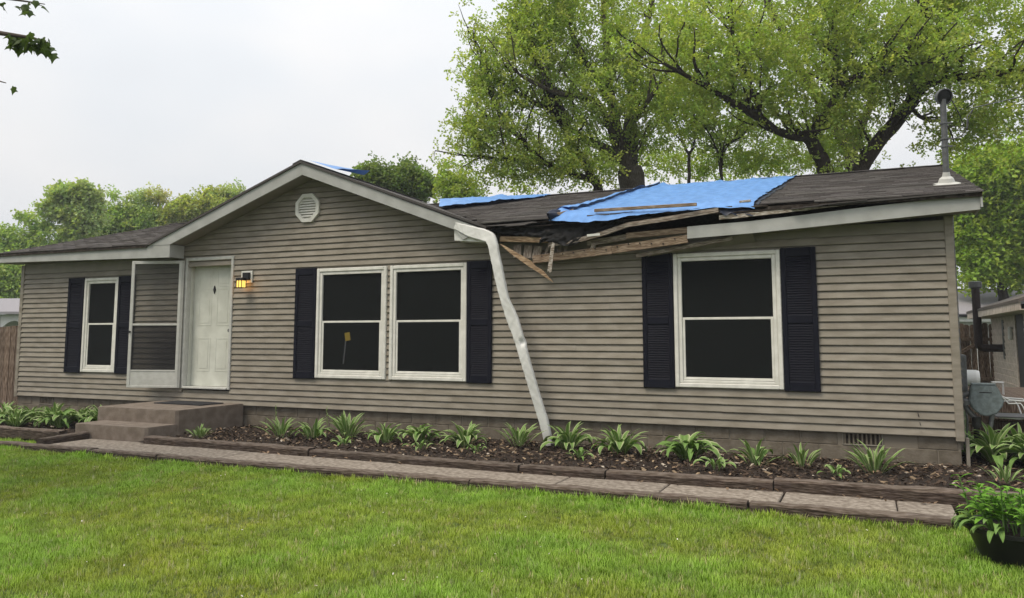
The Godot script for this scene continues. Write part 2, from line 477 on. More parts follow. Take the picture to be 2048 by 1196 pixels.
func house() -> void:
	home = thing("house", "long single storey tan house with blue tarps on its storm damaged roof", "house", Vector3.ZERO)
	# --- walls
	var wall := group_node(home, "front_wall")
	var g := Geo.new()
	wall_pieces(g, XL, XR, 0.347, 2.62, -0.14, -0.012, openings)
	g.prism([Vector2(-10.5, 2.62), Vector2(-4.62, 2.62), Vector2(-4.62, 2.86), Vector2(-7.73, 4.0), Vector2(-10.5, 3.0)], -0.14, -0.0125)
	put(wall, "sheathing", g, M.trim_tan)
	for i in 41:
		var y := Y0 + i * PITCH
		var spans := []
		if i < 25:
			spans = [[XL + 0.07, XR - 0.085]]
			for h in openings:
				if y + PITCH < h[2] + 0.05 or y > h[3] - 0.05: continue
				var cut := []
				for s in spans:
					if h[1] < s[0] or h[0] > s[1]: cut.append(s)
					else:
						if h[0] - s[0] > 0.01: cut.append([s[0], h[0] + 0.012])
						if s[1] - h[1] > 0.01: cut.append([h[1] - 0.012, s[1]])
				spans = cut
		else:
			var mid := y + PITCH * 0.5
			var half := (3.95 - mid) / 0.372
			if half < 0.15: continue
			spans = [[maxf(-10.46, -7.73 - half), minf(-4.64, -7.73 + half)]]
		# vinyl panels are 3.66 m long; two laps to a panel, seams staggered
		var off := fmod(int(i / 2) * 1.37 + 0.4, 3.66)
		for s in spans:
			var x: float = s[0]
			var seam: float = XL + off + 3.66 * ceil((x - XL - off) / 3.66)
			while x < s[1] - 0.005:
				var e: float = minf(s[1], seam)
				if s[1] - e < 0.25: e = s[1]
				if e - x > 0.25 or e >= s[1] - 0.001:
					siding_piece(wall, x, e, y, rng.randi() % 3)
					x = e
				seam += 3.66
	# frieze under the eaves, corner posts, gable end post
	for s in [[XL + 0.07, -10.47, 2.573, 2.76], [-4.60, XR - 0.085, 2.573, 2.70]]:
		bx(wall, "frieze_board", Vector3(s[0], s[2], -0.011), Vector3(s[1], s[3], 0.012), M.trim_tan, 0.002)
	for s in [[XL, XL + 0.085, 0.33], [XR - 0.085, XR, 0.305]]:
		bx(wall, "corner_post", Vector3(s[0], s[2], -0.11), Vector3(s[1], 2.74, 0.026), M.siding[0], 0.006)
	# --- end and rear walls, floor, ceiling: the rooms behind are closed
	for side in [0, 1]:
		var w := group_node(home, "end_wall")
		var x0: float = XL + 0.002 if side == 0 else XR - 0.142
		g = Geo.new()
		var tilt := Transform3D(Basis(Vector3.UP, PI / 2), Vector3(x0, 0, 0))
		g.prism([Vector2(0.142, 0.2), Vector2(-ZB, 0.2), Vector2(-ZB, 2.75), Vector2(3.6, 3.86), Vector2(0.142, 2.95)], 0.0, 0.14, tilt)
		put(w, "sheathing", g, M.trim_tan)
		for i in 38:
			var y := Y0 + i * PITCH
			var a := 0.11
			var b := -ZB
			if y + PITCH > 2.72:
				var up := (y + PITCH * 0.5 - 2.80) / 0.2646
				a = maxf(0.11, up - 0.1); b = -ZB - maxf(0.0, up - 0.1)
				if b - a < 0.3: continue
			var turn := Transform3D(Basis(Vector3.UP, PI / 2), Vector3(XR, 0, -a)) if side == 1 else Transform3D(Basis(Vector3.UP, -PI / 2), Vector3(XL, 0, -b))
			siding_piece(w, 0.0, b - a, y, rng.randi() % 3, turn)
	bx(home, "rear_wall", Vector3(XL + 0.143, 0.2, ZB + 0.003), Vector3(XR - 0.143, 2.75, ZB + 0.14), M.trim_tan)
	bx(home, "room_floor", Vector3(XL + 0.15, 0.25, ZB + 0.15), Vector3(XR - 0.15, 0.45, -0.15), M.inside)
	bx(home, "room_ceiling", Vector3(XL + 0.15, 2.54, ZB + 0.15), Vector3(XR - 0.15, 2.60, -0.15), M.inside)
	bx(home, "partition", Vector3(XL + 0.15, 0.45, -3.4), Vector3(XR - 0.15, 2.54, -3.3), M.inside)
	# --- foundation of painted blocks
	var f := group_node(home, "foundation")
	bx(f, "footing_wall", Vector3(XL + 0.05, -0.3, -0.30), Vector3(XR - 0.05, 0.34, -0.066), M.block[1])
	bx(f, "side_footing", Vector3(XR - 0.3, -0.3, ZB), Vector3(XR - 0.045, 0.34, -0.31), M.block[0])
	bx(f, "side_footing", Vector3(XL + 0.045, -0.3, ZB), Vector3(XL + 0.3, 0.34, -0.31), M.block[0])
	for row in 3:
		var ytop := 0.365 - row * 0.165
		var x := XL + 0.03 - (0.2 if row % 2 == 1 else 0.0)
		while x < XR - 0.04:
			var a := maxf(x, XL + 0.03)
			var b := minf(x + 0.395, XR - 0.03)
			var vent := row == 0 and ((a < 0.095 and b > -0.315) or (a < -13.405 and b > -13.765))
			if b - a > 0.03 and not vent:
				bx(f, "concrete_block", Vector3(a + 0.004, ytop - 0.161, -0.08), Vector3(b - 0.004, ytop - (0.02 if row == 0 else 0.0), -0.034 + R(-0.002, 0.002)), M.block[rng.randi() % 3], 0.006)
			x += 0.4
	g = Geo.new()
	g.box(Vector3(XL + 0.04, -0.2, -0.10), Vector3(XR - 0.035, 0.345, -0.043))
	put(f, "mortar", g, mat(lin(0.19, 0.165, 0.13), 0.9))
	for s in [[-0.32, 0.10], [-13.77, -13.40]]:
		g = Geo.new()
		frame_of(g, s[0], s[1], 0.205, 0.35, 0.014, -0.09, -0.026)
		var vent := put(f, "foundation_vent", g, M.trim_tan)
		g = Geo.new()
		for k in 9:
			var x: float = lerpf(s[0] + 0.03, s[1] - 0.03, k / 8.0)
			g.box(Vector3(x - 0.011, 0.219, -0.06), Vector3(x + 0.008, 0.336, -0.03), 0.003)
		bx(vent, "vent_void", Vector3(s[0] + 0.015, 0.21, -0.0785), Vector3(s[1] - 0.015, 0.345, -0.0405), M.dark_wood)
		put(vent, "vent_bars", g, M.block[2], Transform3D(), "stuff")
	g = Geo.new()
	for s in [[0.455, 0.545, 0.60, 0.012], [0.47, 0.455, 0.50, 0.009], [0.478, 0.385, 0.405, 0.008]]:
		g.prism([Vector2(s[0], s[2]), Vector2(s[0] + s[3] * 0.6, s[2] - 0.01), Vector2(s[0] + s[3] * 1.5, s[1]), Vector2(s[0] + s[3] * 0.5, s[1] + 0.01)], 0.004, 0.0245)
	put(wall, "siding_crack", g, M.black, Transform3D(), "stuff")
	windows()
	roof()
	# --- octagonal gable vent
	g = Geo.new()
	var oct := []
	for k in 8: oct.append(Vector2(-7.828 + 0.238 * cos(PI / 8 + k * PI / 4), 3.397 + 0.238 * sin(PI / 8 + k * PI / 4)))
	for k in 8:
		var a: Vector2 = oct[k]; var b: Vector2 = oct[(k + 1) % 8]
		var m := Vector2(-7.828, 3.397)
		g.prism([a, b, m + (b - m) * 0.74, m + (a - m) * 0.74], 0.006, 0.052)
	var gv := put(home, "gable_vent", g, M.vinyl)
	g = Geo.new()
	g.prism(oct, -0.004, 0.012)
	put(gv, "vent_back", g, M.vinyl)
	for k in 8:
		var y := 3.255 + k * 0.0405
		var half := minf(0.158, 0.232 - absf(y + 0.02 - 3.397))
		board(gv, "louver", Vector3(-7.828 - half, y + 0.02, 0.03), Vector3(-7.828 + half, y + 0.02, 0.03), 0.036, 0.006, M.vinyl, Vector3(0, 0.83, -0.55), 0.0)

func windows() -> void:
	for k in 4:
		var o: Array = openings[k]
		var x0: float = o[0]; var x1: float = o[1]; var y0: float = o[2]; var y1: float = o[3]
		var w := group_node(home, "window")
		var g := Geo.new()
		frame_of(g, x0, x1, y0, y1, 0.052, -0.02, 0.042, 0.008)
		put(w, "outer_frame", g, M.vinyl)
		g = Geo.new()
		frame_of(g, x0 + 0.053, x1 - 0.053, y0 + 0.053, y1 - 0.053, 0.045, -0.05, 0.026, 0.006, 0.034)
		put(w, "inner_frame", g, M.vinyl)
		var ix0 := x0 + 0.099; var ix1 := x1 - 0.099; var iy0 := y0 + 0.088; var iy1 := y1 - 0.099
		var ym := 1.636
		g = Geo.new()
		frame_of(g, ix0, ix1, ym - 0.012, iy1, 0.028, -0.07, -0.012, 0.004)
		var up := put(w, "upper_sash", g, M.vinyl)
		g = Geo.new()
		frame_of(g, ix0, ix1, iy0, ym + 0.02, 0.03, -0.045, 0.012, 0.004, 0.036)
		var lo := put(w, "lower_sash", g, M.vinyl)
		bx(w, "pane", Vector3(ix0 + 0.03, ym, -0.048), Vector3(ix1 - 0.03, iy1 - 0.03, -0.044), M.glass)
		bx(w, "pane", Vector3(ix0 + 0.032, iy0 + 0.03, -0.03), Vector3(ix1 - 0.032, ym, -0.026), M.glass)
		bx(w, "insect_screen", Vector3(ix0 + 0.001, ym + 0.016, -0.006), Vector3(ix1 - 0.001, iy1 - 0.001, -0.003), M.screen)
		bx(w, "insect_screen", Vector3(ix0 + 0.03, iy0 + 0.032, 0.0045), Vector3(ix1 - 0.03, ym - 0.008, 0.0065), M.screen)
		bx(w, "sill_strip", Vector3(ix0 + 0.01, iy0 + 0.002, 0.0125), Vector3(ix1 - 0.01, iy0 + 0.018, 0.022), M.vinyl, 0.003)
		# a dark sheet added just inside, standing in for the unlit room
		bx(w, "dark_room_sheet", Vector3(x0 - 0.05, y0 - 0.05, -0.28), Vector3(x1 + 0.05, y1 + 0.05, -0.26), M.felt)
		shutter(x0 - (0.405 if k == 0 else 0.395), x0 - 0.004) if k != 2 else shutter(x1 + 0.006, x1 + 0.385)
		if k == 0 or k == 3: shutter(x1 + 0.005, x1 + 0.397)
	var tagx := -7.055
	var lab := board(home, "yellow_tag", Vector3(tagx - 0.045, 1.415, 0.0095), Vector3(tagx + 0.045, 1.43, 0.0095), 0.12, 0.003, M.yellow, Vector3(0.12, 1, 0), 0.0)
	lab.set_meta("label", "dull yellow tag hanging in the lower pane")
	board(home, "tag_strip", Vector3(tagx - 0.03, 1.36, 0.009), Vector3(tagx - 0.065, 1.02, 0.009), 0.022, 0.002, M.dim_strip, Vector3(1, 0.1, 0), 0.0)

func shutter(x0: float, x1: float) -> void:
	var y0 := 0.792; var y1 := 2.462
	var s := group_node(home, "shutter")
	s.set_meta("label", "dark navy louvered window shutter")
	var z0 := 0.021; var z1 := 0.052
	var g := Geo.new()
	g.box(Vector3(x0, y0, z0), Vector3(x0 + 0.058, y1, z1), 0.006)
	g.box(Vector3(x1 - 0.058, y0, z0), Vector3(x1, y1, z1), 0.006)
	put(s, "stiles", g, M.navy, Transform3D(), "stuff")
	for r in [[y0, y0 + 0.105], [1.575, 1.665], [y1 - 0.105, y1]]:
		bx(s, "rail", Vector3(x0 + 0.0585, r[0], z0), Vector3(x1 - 0.0585, r[1], z1 - 0.002), M.navy, 0.005)
	g = Geo.new()
	g.box(Vector3(x0 + 0.05, y0 + 0.1, z0), Vector3(x1 - 0.05, y1 - 0.1, z0 + 0.005))
	for part in [[y0 + 0.108, 1.573], [1.667, y1 - 0.107]]:
		var n := int((part[1] - part[0]) / 0.0285)
		for i in n:
			var y: float = part[0] + (i + 0.5) * (part[1] - part[0]) / n
			var a := Vector3(x0 + 0.059, y - 0.014, z0 + 0.024); var b := Vector3(x1 - 0.059, y - 0.014, z0 + 0.024)
			var u := Vector3(0, 0.026, -0.016)
			g.quad(a, b, b + u, a + u)
			g.quado(a, b, b + Vector3(0, -0.004, -0.02), a + Vector3(0, -0.004, -0.02), Vector3(0, -1, 0))
	put(s, "louvers", g, M.navy, Transform3D(), "stuff")

func shingle_field(g: Geo, x0: float, x1: float, inside: Callable) -> void:
	# front slope from eave to ridge in courses of tabs, each a thin piece with its own tone and height
	var n := 29
	for j in n:
		var t0 := j / float(n); var t1 := (j + 1.35) / n
		var za := lerpf(0.36, ZR, t0); var zb := maxf(lerpf(0.36, ZR, t1), ZR)
		var x := x0 - 0.3 * fmod(j * 0.618, 1.0)
		while x < x1:
			var a := maxf(x + 0.002, x0); var b := minf(x + 0.298, x1)
			x += 0.3
			if b - a < 0.03 or not inside.call((a + b) * 0.5, lerpf(za, zb, 0.5)): continue
			var k := R(0.8, 1.2)
			g.col = Color(0.145 * k, 0.134 * k * R(0.97, 1.0), 0.128 * k * R(0.95, 1.0))
			var lift := 0.018 + R(-0.003, 0.005)
			var p := [Vector3(a, roof_y(za) + lift, za), Vector3(b, roof_y(za) + lift + R(-0.002, 0.003), za), Vector3(b, roof_y(zb) + 0.006, zb), Vector3(a, roof_y(zb) + 0.006, zb)]
			g.quado(p[0], p[1], p[2], p[3], Vector3(0, 1, 0.27))
			g.quado(p[0], p[1], p[1] - Vector3(0, 0.016, 0), p[0] - Vector3(0, 0.016, 0), Vector3(0, 0, 1))
	g.col = Color.WHITE

func slab(g: Geo, p: Array, t: float) -> void:   # a convex polygon seen from above, t thick downwards
	var d := Vector3(0, -t, 0)
	var c := Vector3()
	for q in p: c += q / p.size()
	for i in range(1, p.size() - 1):
		g.trio(p[0], p[i], p[i + 1], Vector3.UP)
		g.trio(p[0] + d, p[i] + d, p[i + 1] + d, Vector3.DOWN)
	for i in p.size():
		var a: Vector3 = p[i]; var b: Vector3 = p[(i + 1) % p.size()]
		g.quado(a, b, b + d, a + d, (a + b) * 0.5 - c)

func roof() -> void:
	var r := group_node(home, "roof")
	var xl := -14.63; var xr := 1.155
	var gl := Vector3(-10.87, 2.937, 0.35); var gr := Vector3(-4.62, 2.895, 0.35); var top := Vector3(-7.735, 4.065, 0.355); var back := Vector3(-7.735, 4.0, ZR)
	# decking: left, right and rear slopes, then the cross gable
	var g := Geo.new()
	slab(g, [Vector3(xl, 2.935, 0.35), gl - Vector3(0, 0.002, 0), back - Vector3(0, 0.02, 0), Vector3(xl, 3.98, ZR)], 0.05)
	slab(g, [gr - Vector3(0, 0.0, 0), Vector3(-4.3, roof_y(0.0), 0.0), Vector3(-1.6, roof_y(0.0), 0.0), Vector3(-1.0, 2.935, 0.35), Vector3(xr, 2.935, 0.35), Vector3(xr, 3.98, ZR), back - Vector3(0, 0.02, 0)], 0.05)
	slab(g, [Vector3(xl, 3.982, ZR), Vector3(xr, 3.982, ZR), Vector3(xr, 2.935, ZB - 0.35), Vector3(xl, 2.935, ZB - 0.35)], 0.05)
	put(r, "roof_deck", g, M.dark_wood)
	g = Geo.new()
	slab(g, [gl, top, back], 0.035)
	slab(g, [gr, back, top], 0.035)
	put(r, "gable_roof", g, M.roof_flat)
	g = Geo.new()
	slab(g, [Vector3(xl, 4.0, ZR + 0.02), Vector3(xr, 4.0, ZR + 0.02), Vector3(xr, 2.95, ZB - 0.36), Vector3(xl, 2.95, ZB - 0.36)], 0.012)
	put(r, "rear_shingles", g, M.roof_flat)
	g = Geo.new()
	shingle_field(g, xl - 0.01, -7.0, func(x, z): return x < lerpf(gl.x, back.x, (0.35 - z) / 3.95))
	shingle_field(g, -8.0, xr + 0.01, func(x, z):
		if x < lerpf(gr.x, back.x, (0.35 - z) / 3.95): return false
		# torn away along the broken eave
		if z > 0.26 - 0.10 * sin(x * 5.0) and x > -4.5 and x < -0.35: return z < 0.30 and x < -3.4
		return true)
	put(r, "shingles", g, M.shingle, Transform3D(), "stuff")
	# ridge caps
	g = Geo.new()
	for i in 52:
		var x := xl + 0.305 * i
		var k := R(0.85, 1.15)
		g.col = Color(0.115 * k, 0.106 * k, 0.10 * k)
		slab(g, [Vector3(x, 4.012 + R(0, 0.006), ZR + 0.0), Vector3(x + 0.31, 4.016, ZR), Vector3(x + 0.31, 3.985, ZR + 0.14), Vector3(x, 3.985, ZR + 0.14)], 0.01)
	for i in 12:
		var z := 0.35 - 0.305 * i
		var y := lerpf(4.085, 4.03, i / 12.0)
		for s in [-1, 1]:
			slab(g, [Vector3(-7.735, y, z), Vector3(-7.735 + s * 0.15, y - 0.052, z), Vector3(-7.735 + s * 0.15, y - 0.06, z - 0.30), Vector3(-7.735, y - 0.008, z - 0.30)], 0.012)
	put(r, "ridge_caps", g, M.shingle, Transform3D(), "stuff")
	# fascia boards and soffits
	g = Geo.new()
	g.prism([Vector2(-14.62, 2.776), Vector2(-10.352, 2.706), Vector2(-10.352, 2.916), Vector2(-10.80, 2.925), Vector2(-14.62, 2.926)], 0.30, 0.325)
	put(r, "eave_fascia", g, M.fascia)
	g = Geo.new()
	g.prism([Vector2(-10.90, 2.926), Vector2(-10.36, 2.914), Vector2(-7.712, 3.852), Vector2(-7.732, 4.03)], 0.302, 0.331)
	put(r, "rake_board", g, M.fascia)
	g = Geo.new()
	g.prism([Vector2(-7.730, 4.03), Vector2(-7.710, 3.852), Vector2(-5.12, 2.880), Vector2(-4.98, 2.73), Vector2(-4.70, 2.83), Vector2(-4.74, 2.885)], 0.302, 0.331)
	put(r, "rake_board", g, M.fascia)
	bx(r, "eave_return", Vector3(-10.372, 2.712, 0.02), Vector3(-10.353, 2.92, 0.2995), M.fascia)
	bx(r, "soffit_panel", Vector3(-14.6, 2.765, -0.02), Vector3(-10.375, 2.778, 0.299), M.soffit)
	bx(r, "eave_end", Vector3(-14.62, 2.779, -0.15), Vector3(-14.60, 2.92, 0.2995), M.fascia)
	g = Geo.new()
	g.prism([Vector2(-10.352, 2.93), Vector2(-7.71, 3.868), Vector2(-4.75, 2.755), Vector2(-4.75, 2.775), Vector2(-7.71, 3.888), Vector2(-10.352, 2.95)], -0.02, 0.3)
	put(r, "gable_soffit", g, M.soffit)
	g = Geo.new()
	g.prism([Vector2(-5.13, 2.90), Vector2(-5.121, 2.73), Vector2(-4.673, 2.684), Vector2(-4.655, 2.83)], 0.02, 0.300)
	put(r, "eave_return", g, M.alu)
	# drip edge on the sound right eave and the rake ends
	g = Geo.new()
	for e in [[xr - 0.02, xr], [xl, xl + 0.02]]:
		for s in [[0.34, ZR], [ZR, ZB - 0.34]]:
			var a := Vector3(e[0], roof_y(s[0]) - 0.004, s[0]); var b := Vector3(e[0], roof_y(s[1]) - 0.004, s[1])
			g.prism([Vector2(0, 0), Vector2(e[1] - e[0], 0), Vector2(e[1] - e[0], -0.16), Vector2(0, -0.16)], 0, a.distance_to(b), Transform3D(Basis(Vector3.RIGHT, Vector3.UP, (b - a).normalized()), a))
	put(r, "rake_board", g, M.fascia)
	# drooping fascia on the right: straight at the corner, sagging towards the break
	g = Geo.new()
	g.prism([Vector2(-1.945, 2.742), Vector2(-1.948, 2.596), Vector2(-1.2, 2.622), Vector2(-0.663, 2.651), Vector2(0.2, 2.70), Vector2(1.13, 2.753), Vector2(1.14, 2.918), Vector2(-0.02, 2.846), Vector2(-0.66, 2.80), Vector2(-1.21, 2.765)], 0.285, 0.312)
	put(r, "broken_eave_fascia", g, M.fascia)
	bx(r, "eave_end", Vector3(1.118, 2.757, -0.15), Vector3(1.138, 2.905, 0.2845), M.fascia)
	g = Geo.new()
	g.prism([Vector2(-1.55, 2.640), Vector2(-0.3, 2.695), Vector2(1.117, 2.762), Vector2(1.117, 2.776), Vector2(-0.3, 2.709), Vector2(-1.55, 2.654)], 0.013, 0.2845)
	put(r, "soffit_panel", g, M.soffit)
	g = Geo.new()
	g.prism([Vector2(-0.35, 2.885), Vector2(1.14, 2.93), Vector2(1.14, 2.945), Vector2(-0.35, 2.905)], 0.30, 0.372)
	put(r, "drip_edge", g, M.roof_flat)

func damage() -> void:
	# --- torn eave between the gable and the right window; still nailed on, so parts of the house
	var d := group_node(home, "torn_eave")
	board(d, "splintered_board", Vector3(-4.47, 2.727, 0.22), Vector3(-3.76, 2.672, 0.27), 0.075, 0.038, M.lumber)
	board(d, "splintered_board", Vector3(-2.72, 2.676, 0.25), Vector3(-1.95, 2.705, 0.25), 0.072, 0.038, M.lumber_old)
	board(d, "grey_board", Vector3(-3.25, 2.61, 0.2), Vector3(-2.68, 2.668, 0.22), 0.075, 0.03, M.lumber_grey)
	board(d, "nailed_board", Vector3(-4.0, 2.43, 0.2), Vector3(-2.9, 2.507, 0.26), 0.105, 0.04, M.lumber_old)
	board(d, "nailed_board", Vector3(-2.92, 2.507, 0.25), Vector3(-1.95, 2.598, 0.262), 0.10, 0.04, M.lumber_old)
	board(d, "soffit_scrap", Vector3(-2.62, 2.425, 0.17), Vector3(-1.43, 2.59, 0.2), 0.05, 0.02, M.lumber_grey)
	board(d, "soffit_scrap", Vector3(-2.5, 2.43, 0.05), Vector3(-1.2, 2.60, 0.08), 0.22, 0.012, M.soffit, Vector3(0, 0.5, 1))
	for s in [[-4.24, 2.56, -0.05], [-4.10, 2.545, 0.08], [-3.98, 2.53, 0.2], [-3.86, 2.54, 0.42], [-3.66, 2.53, 0.1], [-3.56, 2.53, 0.0]]:
		board(d, "sheathing_scrap", Vector3(s[0], s[1] - 0.09, 0.17), Vector3(s[0] + s[2] * 0.18, s[1] + 0.085, 0.15), 0.115 if s[0] < -3.9 else 0.045, 0.012, M.lumber_grey, Vector3(1, 0, 0))
	board(d, "sheathing_scrap", Vector3(-3.18, 2.50, 0.26), Vector3(-3.14, 2.60, 0.26), 0.05, 0.01, M.lumber_grey, Vector3(1, 0, 0))
	# nail heads on the long board
	var g := Geo.new()
	for i in 13:
		var x := -3.85 + 0.145 * i
		var y := lerpf(2.445, 2.595, (x + 3.9) / 1.95) + R(-0.028, 0.028)
		g.box(Vector3(x, y, 0.276 + 0.0), Vector3(x + 0.012, y + 0.014, 0.292))
	put(d, "nail_heads", g, M.black, Transform3D(), "stuff")
	# the long splinter that hangs from the corner
	g = Geo.new()
	g.prism([Vector2(0, 0.0), Vector2(0.08, 0.014), Vector2(0.3, 0.028), Vector2(0.52, 0.042), Vector2(0.60, 0.018), Vector2(0.72, 0.026), Vector2(0.93, -0.03), Vector2(0.72, -0.028), Vector2(0.5, -0.034), Vector2(0.2, -0.026)], -0.012, 0.012, Transform3D(Basis(Vector3.BACK, -0.585), Vector3(-4.435, 2.652, 0.31)))
	put(d, "hanging_splinter", g, M.lumber)
	g = Geo.new()
	g.prism([Vector2(-3.675, 2.635), Vector2(-3.70, 2.56), Vector2(-3.722, 2.42), Vector2(-3.75, 2.252), Vector2(-3.735, 2.262), Vector2(-3.718, 2.244), Vector2(-3.692, 2.25), Vector2(-3.672, 2.42), Vector2(-3.655, 2.54), Vector2(-3.646, 2.61)], 0.325, 0.333)
	put(d, "hanging_white_strip", g, M.white_old)
	# roofing felt hanging in the opening
	var nz := FastNoiseLite.new()
	nz.seed = 3; nz.frequency = 1.7
	g = Geo.new()
	g.sheet(40, 8, func(u, v):
		var x: float = lerpf(-4.56, -2.75, u)
		var low: float = lerpf(2.80, 2.70, smoothstep(0.0, 0.45, u)) + 0.11 * smoothstep(0.75, 1.0, u) - 0.05 * smoothstep(0.4, 0.5, u) * (1 - smoothstep(0.55, 0.75, u))
		return Vector3(x, lerpf(low + 0.01 * nz.get_noise_2d(x * 9.0, 0), 2.915, v), 0.24 + 0.08 * nz.get_noise_2d(x * 3, v * 2) + 0.05 * (1.0 - v)))
	put(d, "roofing_felt", g, M.felt)
	g = Geo.new()
	g.sheet(12, 8, func(u, v):
		var x: float = lerpf(-3.86, -3.30, u) + 0.05 * v
		return Vector3(x, lerpf(2.625 - 0.03 * u + 0.03 * sin(u * 7), 2.80, v), 0.33 + 0.05 * nz.get_noise_2d(x * 6, v * 3)))
	put(d, "roofing_felt", g, M.felt)
	# strip of decking and drip edge lifted off the eave, dark gap behind it
	g = Geo.new()
	var strip := [Vector3(-3.75, 2.600, 0.30), Vector3(-3.3, 2.642, 0.33), Vector3(-3.0, 2.700, 0.36), Vector3(-2.68, 2.79, 0.37), Vector3(-2.15, 2.838, 0.38), Vector3(-1.56, 2.905, 0.38)]
	for i in strip.size() - 1:
		var a: Vector3 = strip[i]; var b: Vector3 = strip[i + 1]
		slab(g, [a, b, b + Vector3(0.02, 0.045, -0.22), a + Vector3(0.0, 0.03, -0.2)], 0.022)
		g.quado(a + Vector3(0, 0.002, 0.003), b + Vector3(0, 0.002, 0.003), b + Vector3(0, 0.036, -0.004), a + Vector3(0, 0.036, -0.004), Vector3(0, 0, 1))
	put(d, "lifted_drip_edge", g, M.lumber_grey)
	board(d, "white_scrap", Vector3(-3.19, 2.688, 0.385), Vector3(-3.02, 2.694, 0.385), 0.03, 0.008, M.white)
	# ragged white sub-fascia above the drooping board on the right
	g = Geo.new()
	var tops := []
	var lows := []
	for i in 22:
		var t := i / 21.0
		var x := lerpf(-1.56, -0.03, t)
		var y := lerpf(2.822, 2.90, t) + 0.012 * sin(t * 3.0) - 0.018 * sin(t * PI)
		tops.append(Vector2(x, y + 0.028 * (1.0 - 0.45 * t) + R(-0.004, 0.004)))
		lows.append(Vector2(x, y - 0.024 * (1.0 - 0.5 * t) + R(-0.003, 0.003)))
	lows.reverse()
	g.prism(tops + lows, 0.318, 0.345)
	put(d, "ragged_white_board", g, M.white_old)
	g = Geo.new()
	for s in [[-0.75, 2.87, 0.34], [-0.45, 2.895, 0.30], [-0.62, 2.88, 0.22], [-0.2, 2.905, 0.25]]:
		slab(g, [Vector3(s[0], s[1], 0.39), Vector3(s[0] + s[2], s[1] + 0.018, 0.385), Vector3(s[0] + s[2], s[1] + 0.06, 0.15), Vector3(s[0], s[1] + 0.05, 0.15)], 0.008)
	put(d, "curled_shingles", g, M.roof_flat, Transform3D(), "stuff")
	# torn shingle edge by the gable
	g = Geo.new()
	slab(g, [Vector3(-4.60, 2.893, 0.375), Vector3(-4.2, 2.885, 0.38), Vector3(-3.88, 2.905, 0.36), Vector3(-3.8, 2.955, 0.15), Vector3(-4.6, 2.955, 0.15)], 0.008)
	slab(g, [Vector3(-4.32, 2.872, 0.385), Vector3(-4.05, 2.875, 0.385), Vector3(-3.9, 2.925, 0.34), Vector3(-4.28, 2.915, 0.30)], 0.006)
	put(d, "torn_shingles", g, M.roof_flat, Transform3D(), "stuff")

	# --- loose lengths of white trim, bent down to the flower bed
	var t := thing("fallen_trim", "bent white metal trim hanging from the gable corner down to the flower bed", "metal trim", Vector3(-3.815, 0.05, 0.158))
	var o := Vector3(3.815, -0.05, -0.158)
	var path := [Vector3(-5.10, 2.93, 0.335), Vector3(-4.86, 2.835, 0.345), Vector3(-4.66, 2.775, 0.36), Vector3(-4.565, 2.73, 0.375), Vector3(-4.515, 2.64, 0.385), Vector3(-4.49, 2.53, 0.385), Vector3(-4.45, 2.35, 0.38), Vector3(-4.40, 2.10, 0.365), Vector3(-4.345, 1.90, 0.36), Vector3(-4.255, 1.66, 0.34), Vector3(-4.165, 1.40, 0.325), Vector3(-4.075, 1.08, 0.30), Vector3(-3.96, 0.66, 0.25), Vector3(-3.87, 0.33, 0.20), Vector3(-3.815, 0.03, 0.158)]
	var wide := [0.10, 0.17, 0.175, 0.16, 0.142, 0.14, 0.14, 0.135, 0.122, 0.165, 0.145, 0.13, 0.126, 0.128, 0.112]
	var cur := Curve3D.new()
	for i in path.size():
		var tn: Vector3 = (path[mini(i + 1, path.size() - 1)] - path[maxi(i - 1, 0)]) * 0.17
		cur.add_point(path[i] + o, -tn, tn)
	cur.bake_interval = 0.02
	var L := cur.get_baked_length()
	g = Geo.new()
	var offs := []
	for i in path.size(): offs.append(cur.get_closest_offset(path[i] + o) / L)
	var trim_at := func(u: float, v: float, inset: float) -> Vector3:
		var s := u * L
		var p := cur.sample_baked(s)
		var q := cur.sample_baked(minf(s + 0.03, L)) - cur.sample_baked(maxf(s - 0.03, 0))
		var side := Vector3(q.y, -q.x, 0).normalized()
		var k := 0
		while k < offs.size() - 2 and offs[k + 1] < u: k += 1
		var w: float = lerpf(wide[k], wide[k + 1], clampf((u - offs[k]) / maxf(offs[k + 1] - offs[k], 0.001), 0, 1))
		w += 0.012 * nz.get_noise_2d(u * 22.0, 5.0 if v < 0.5 else 9.0)
		var e := absf(v - 0.5) * 2.0
		var x := (v - 0.5) * w * (1.0 if e < 0.75 else 0.98)
		var dent := 0.006 * absf(nz.get_noise_2d(u * 15.0 + v * 0.6, 2.0)) + 0.008 * absf(nz.get_noise_2d(u * 6.0 - v * 0.4, 30.0)) - 0.03 * exp(-pow((u - 0.60) / 0.012, 2)) * (1.0 if v > 0.5 else 0.2)
		return p - side * x + Vector3(0, 0, dent - inset - 0.022 * smoothstep(0.93, 1.0, e))
	g.sheet(170, 16, func(u, v): return trim_at.call(u, 1.0 - v, 0.0))
	put(t, "bent_strip", g, M.alu)
	g = Geo.new()
	g.sheet(120, 1, func(u, v): return trim_at.call(u, 1.0, 0.03 * v + 0.0))
	g.sheet(120, 1, func(u, v): return trim_at.call(u, 0.0, 0.03 * (1 - v) + 0.0))
	put(t, "folded_edges", g, M.alu)

	# --- tarps
	var tp := thing("roof_tarp", "large bright blue tarp over the right half of the roof up to the ridge", "tarp", Vector3(-2.4, 2.9, 0.35), "blue tarps on the roof")
	o = Vector3(2.4, -2.9, -0.35)
	var low_edge := [[0.0, 2.915, 0.40], [0.12, 2.868, 0.43], [0.22, 2.852, 0.44], [0.32, 2.86, 0.43], [0.42, 2.905, 0.40], [0.6, 2.922, 0.39], [0.86, 2.938, 0.375], [0.95, 2.925, 0.36], [1.0, 2.90, 0.36]]
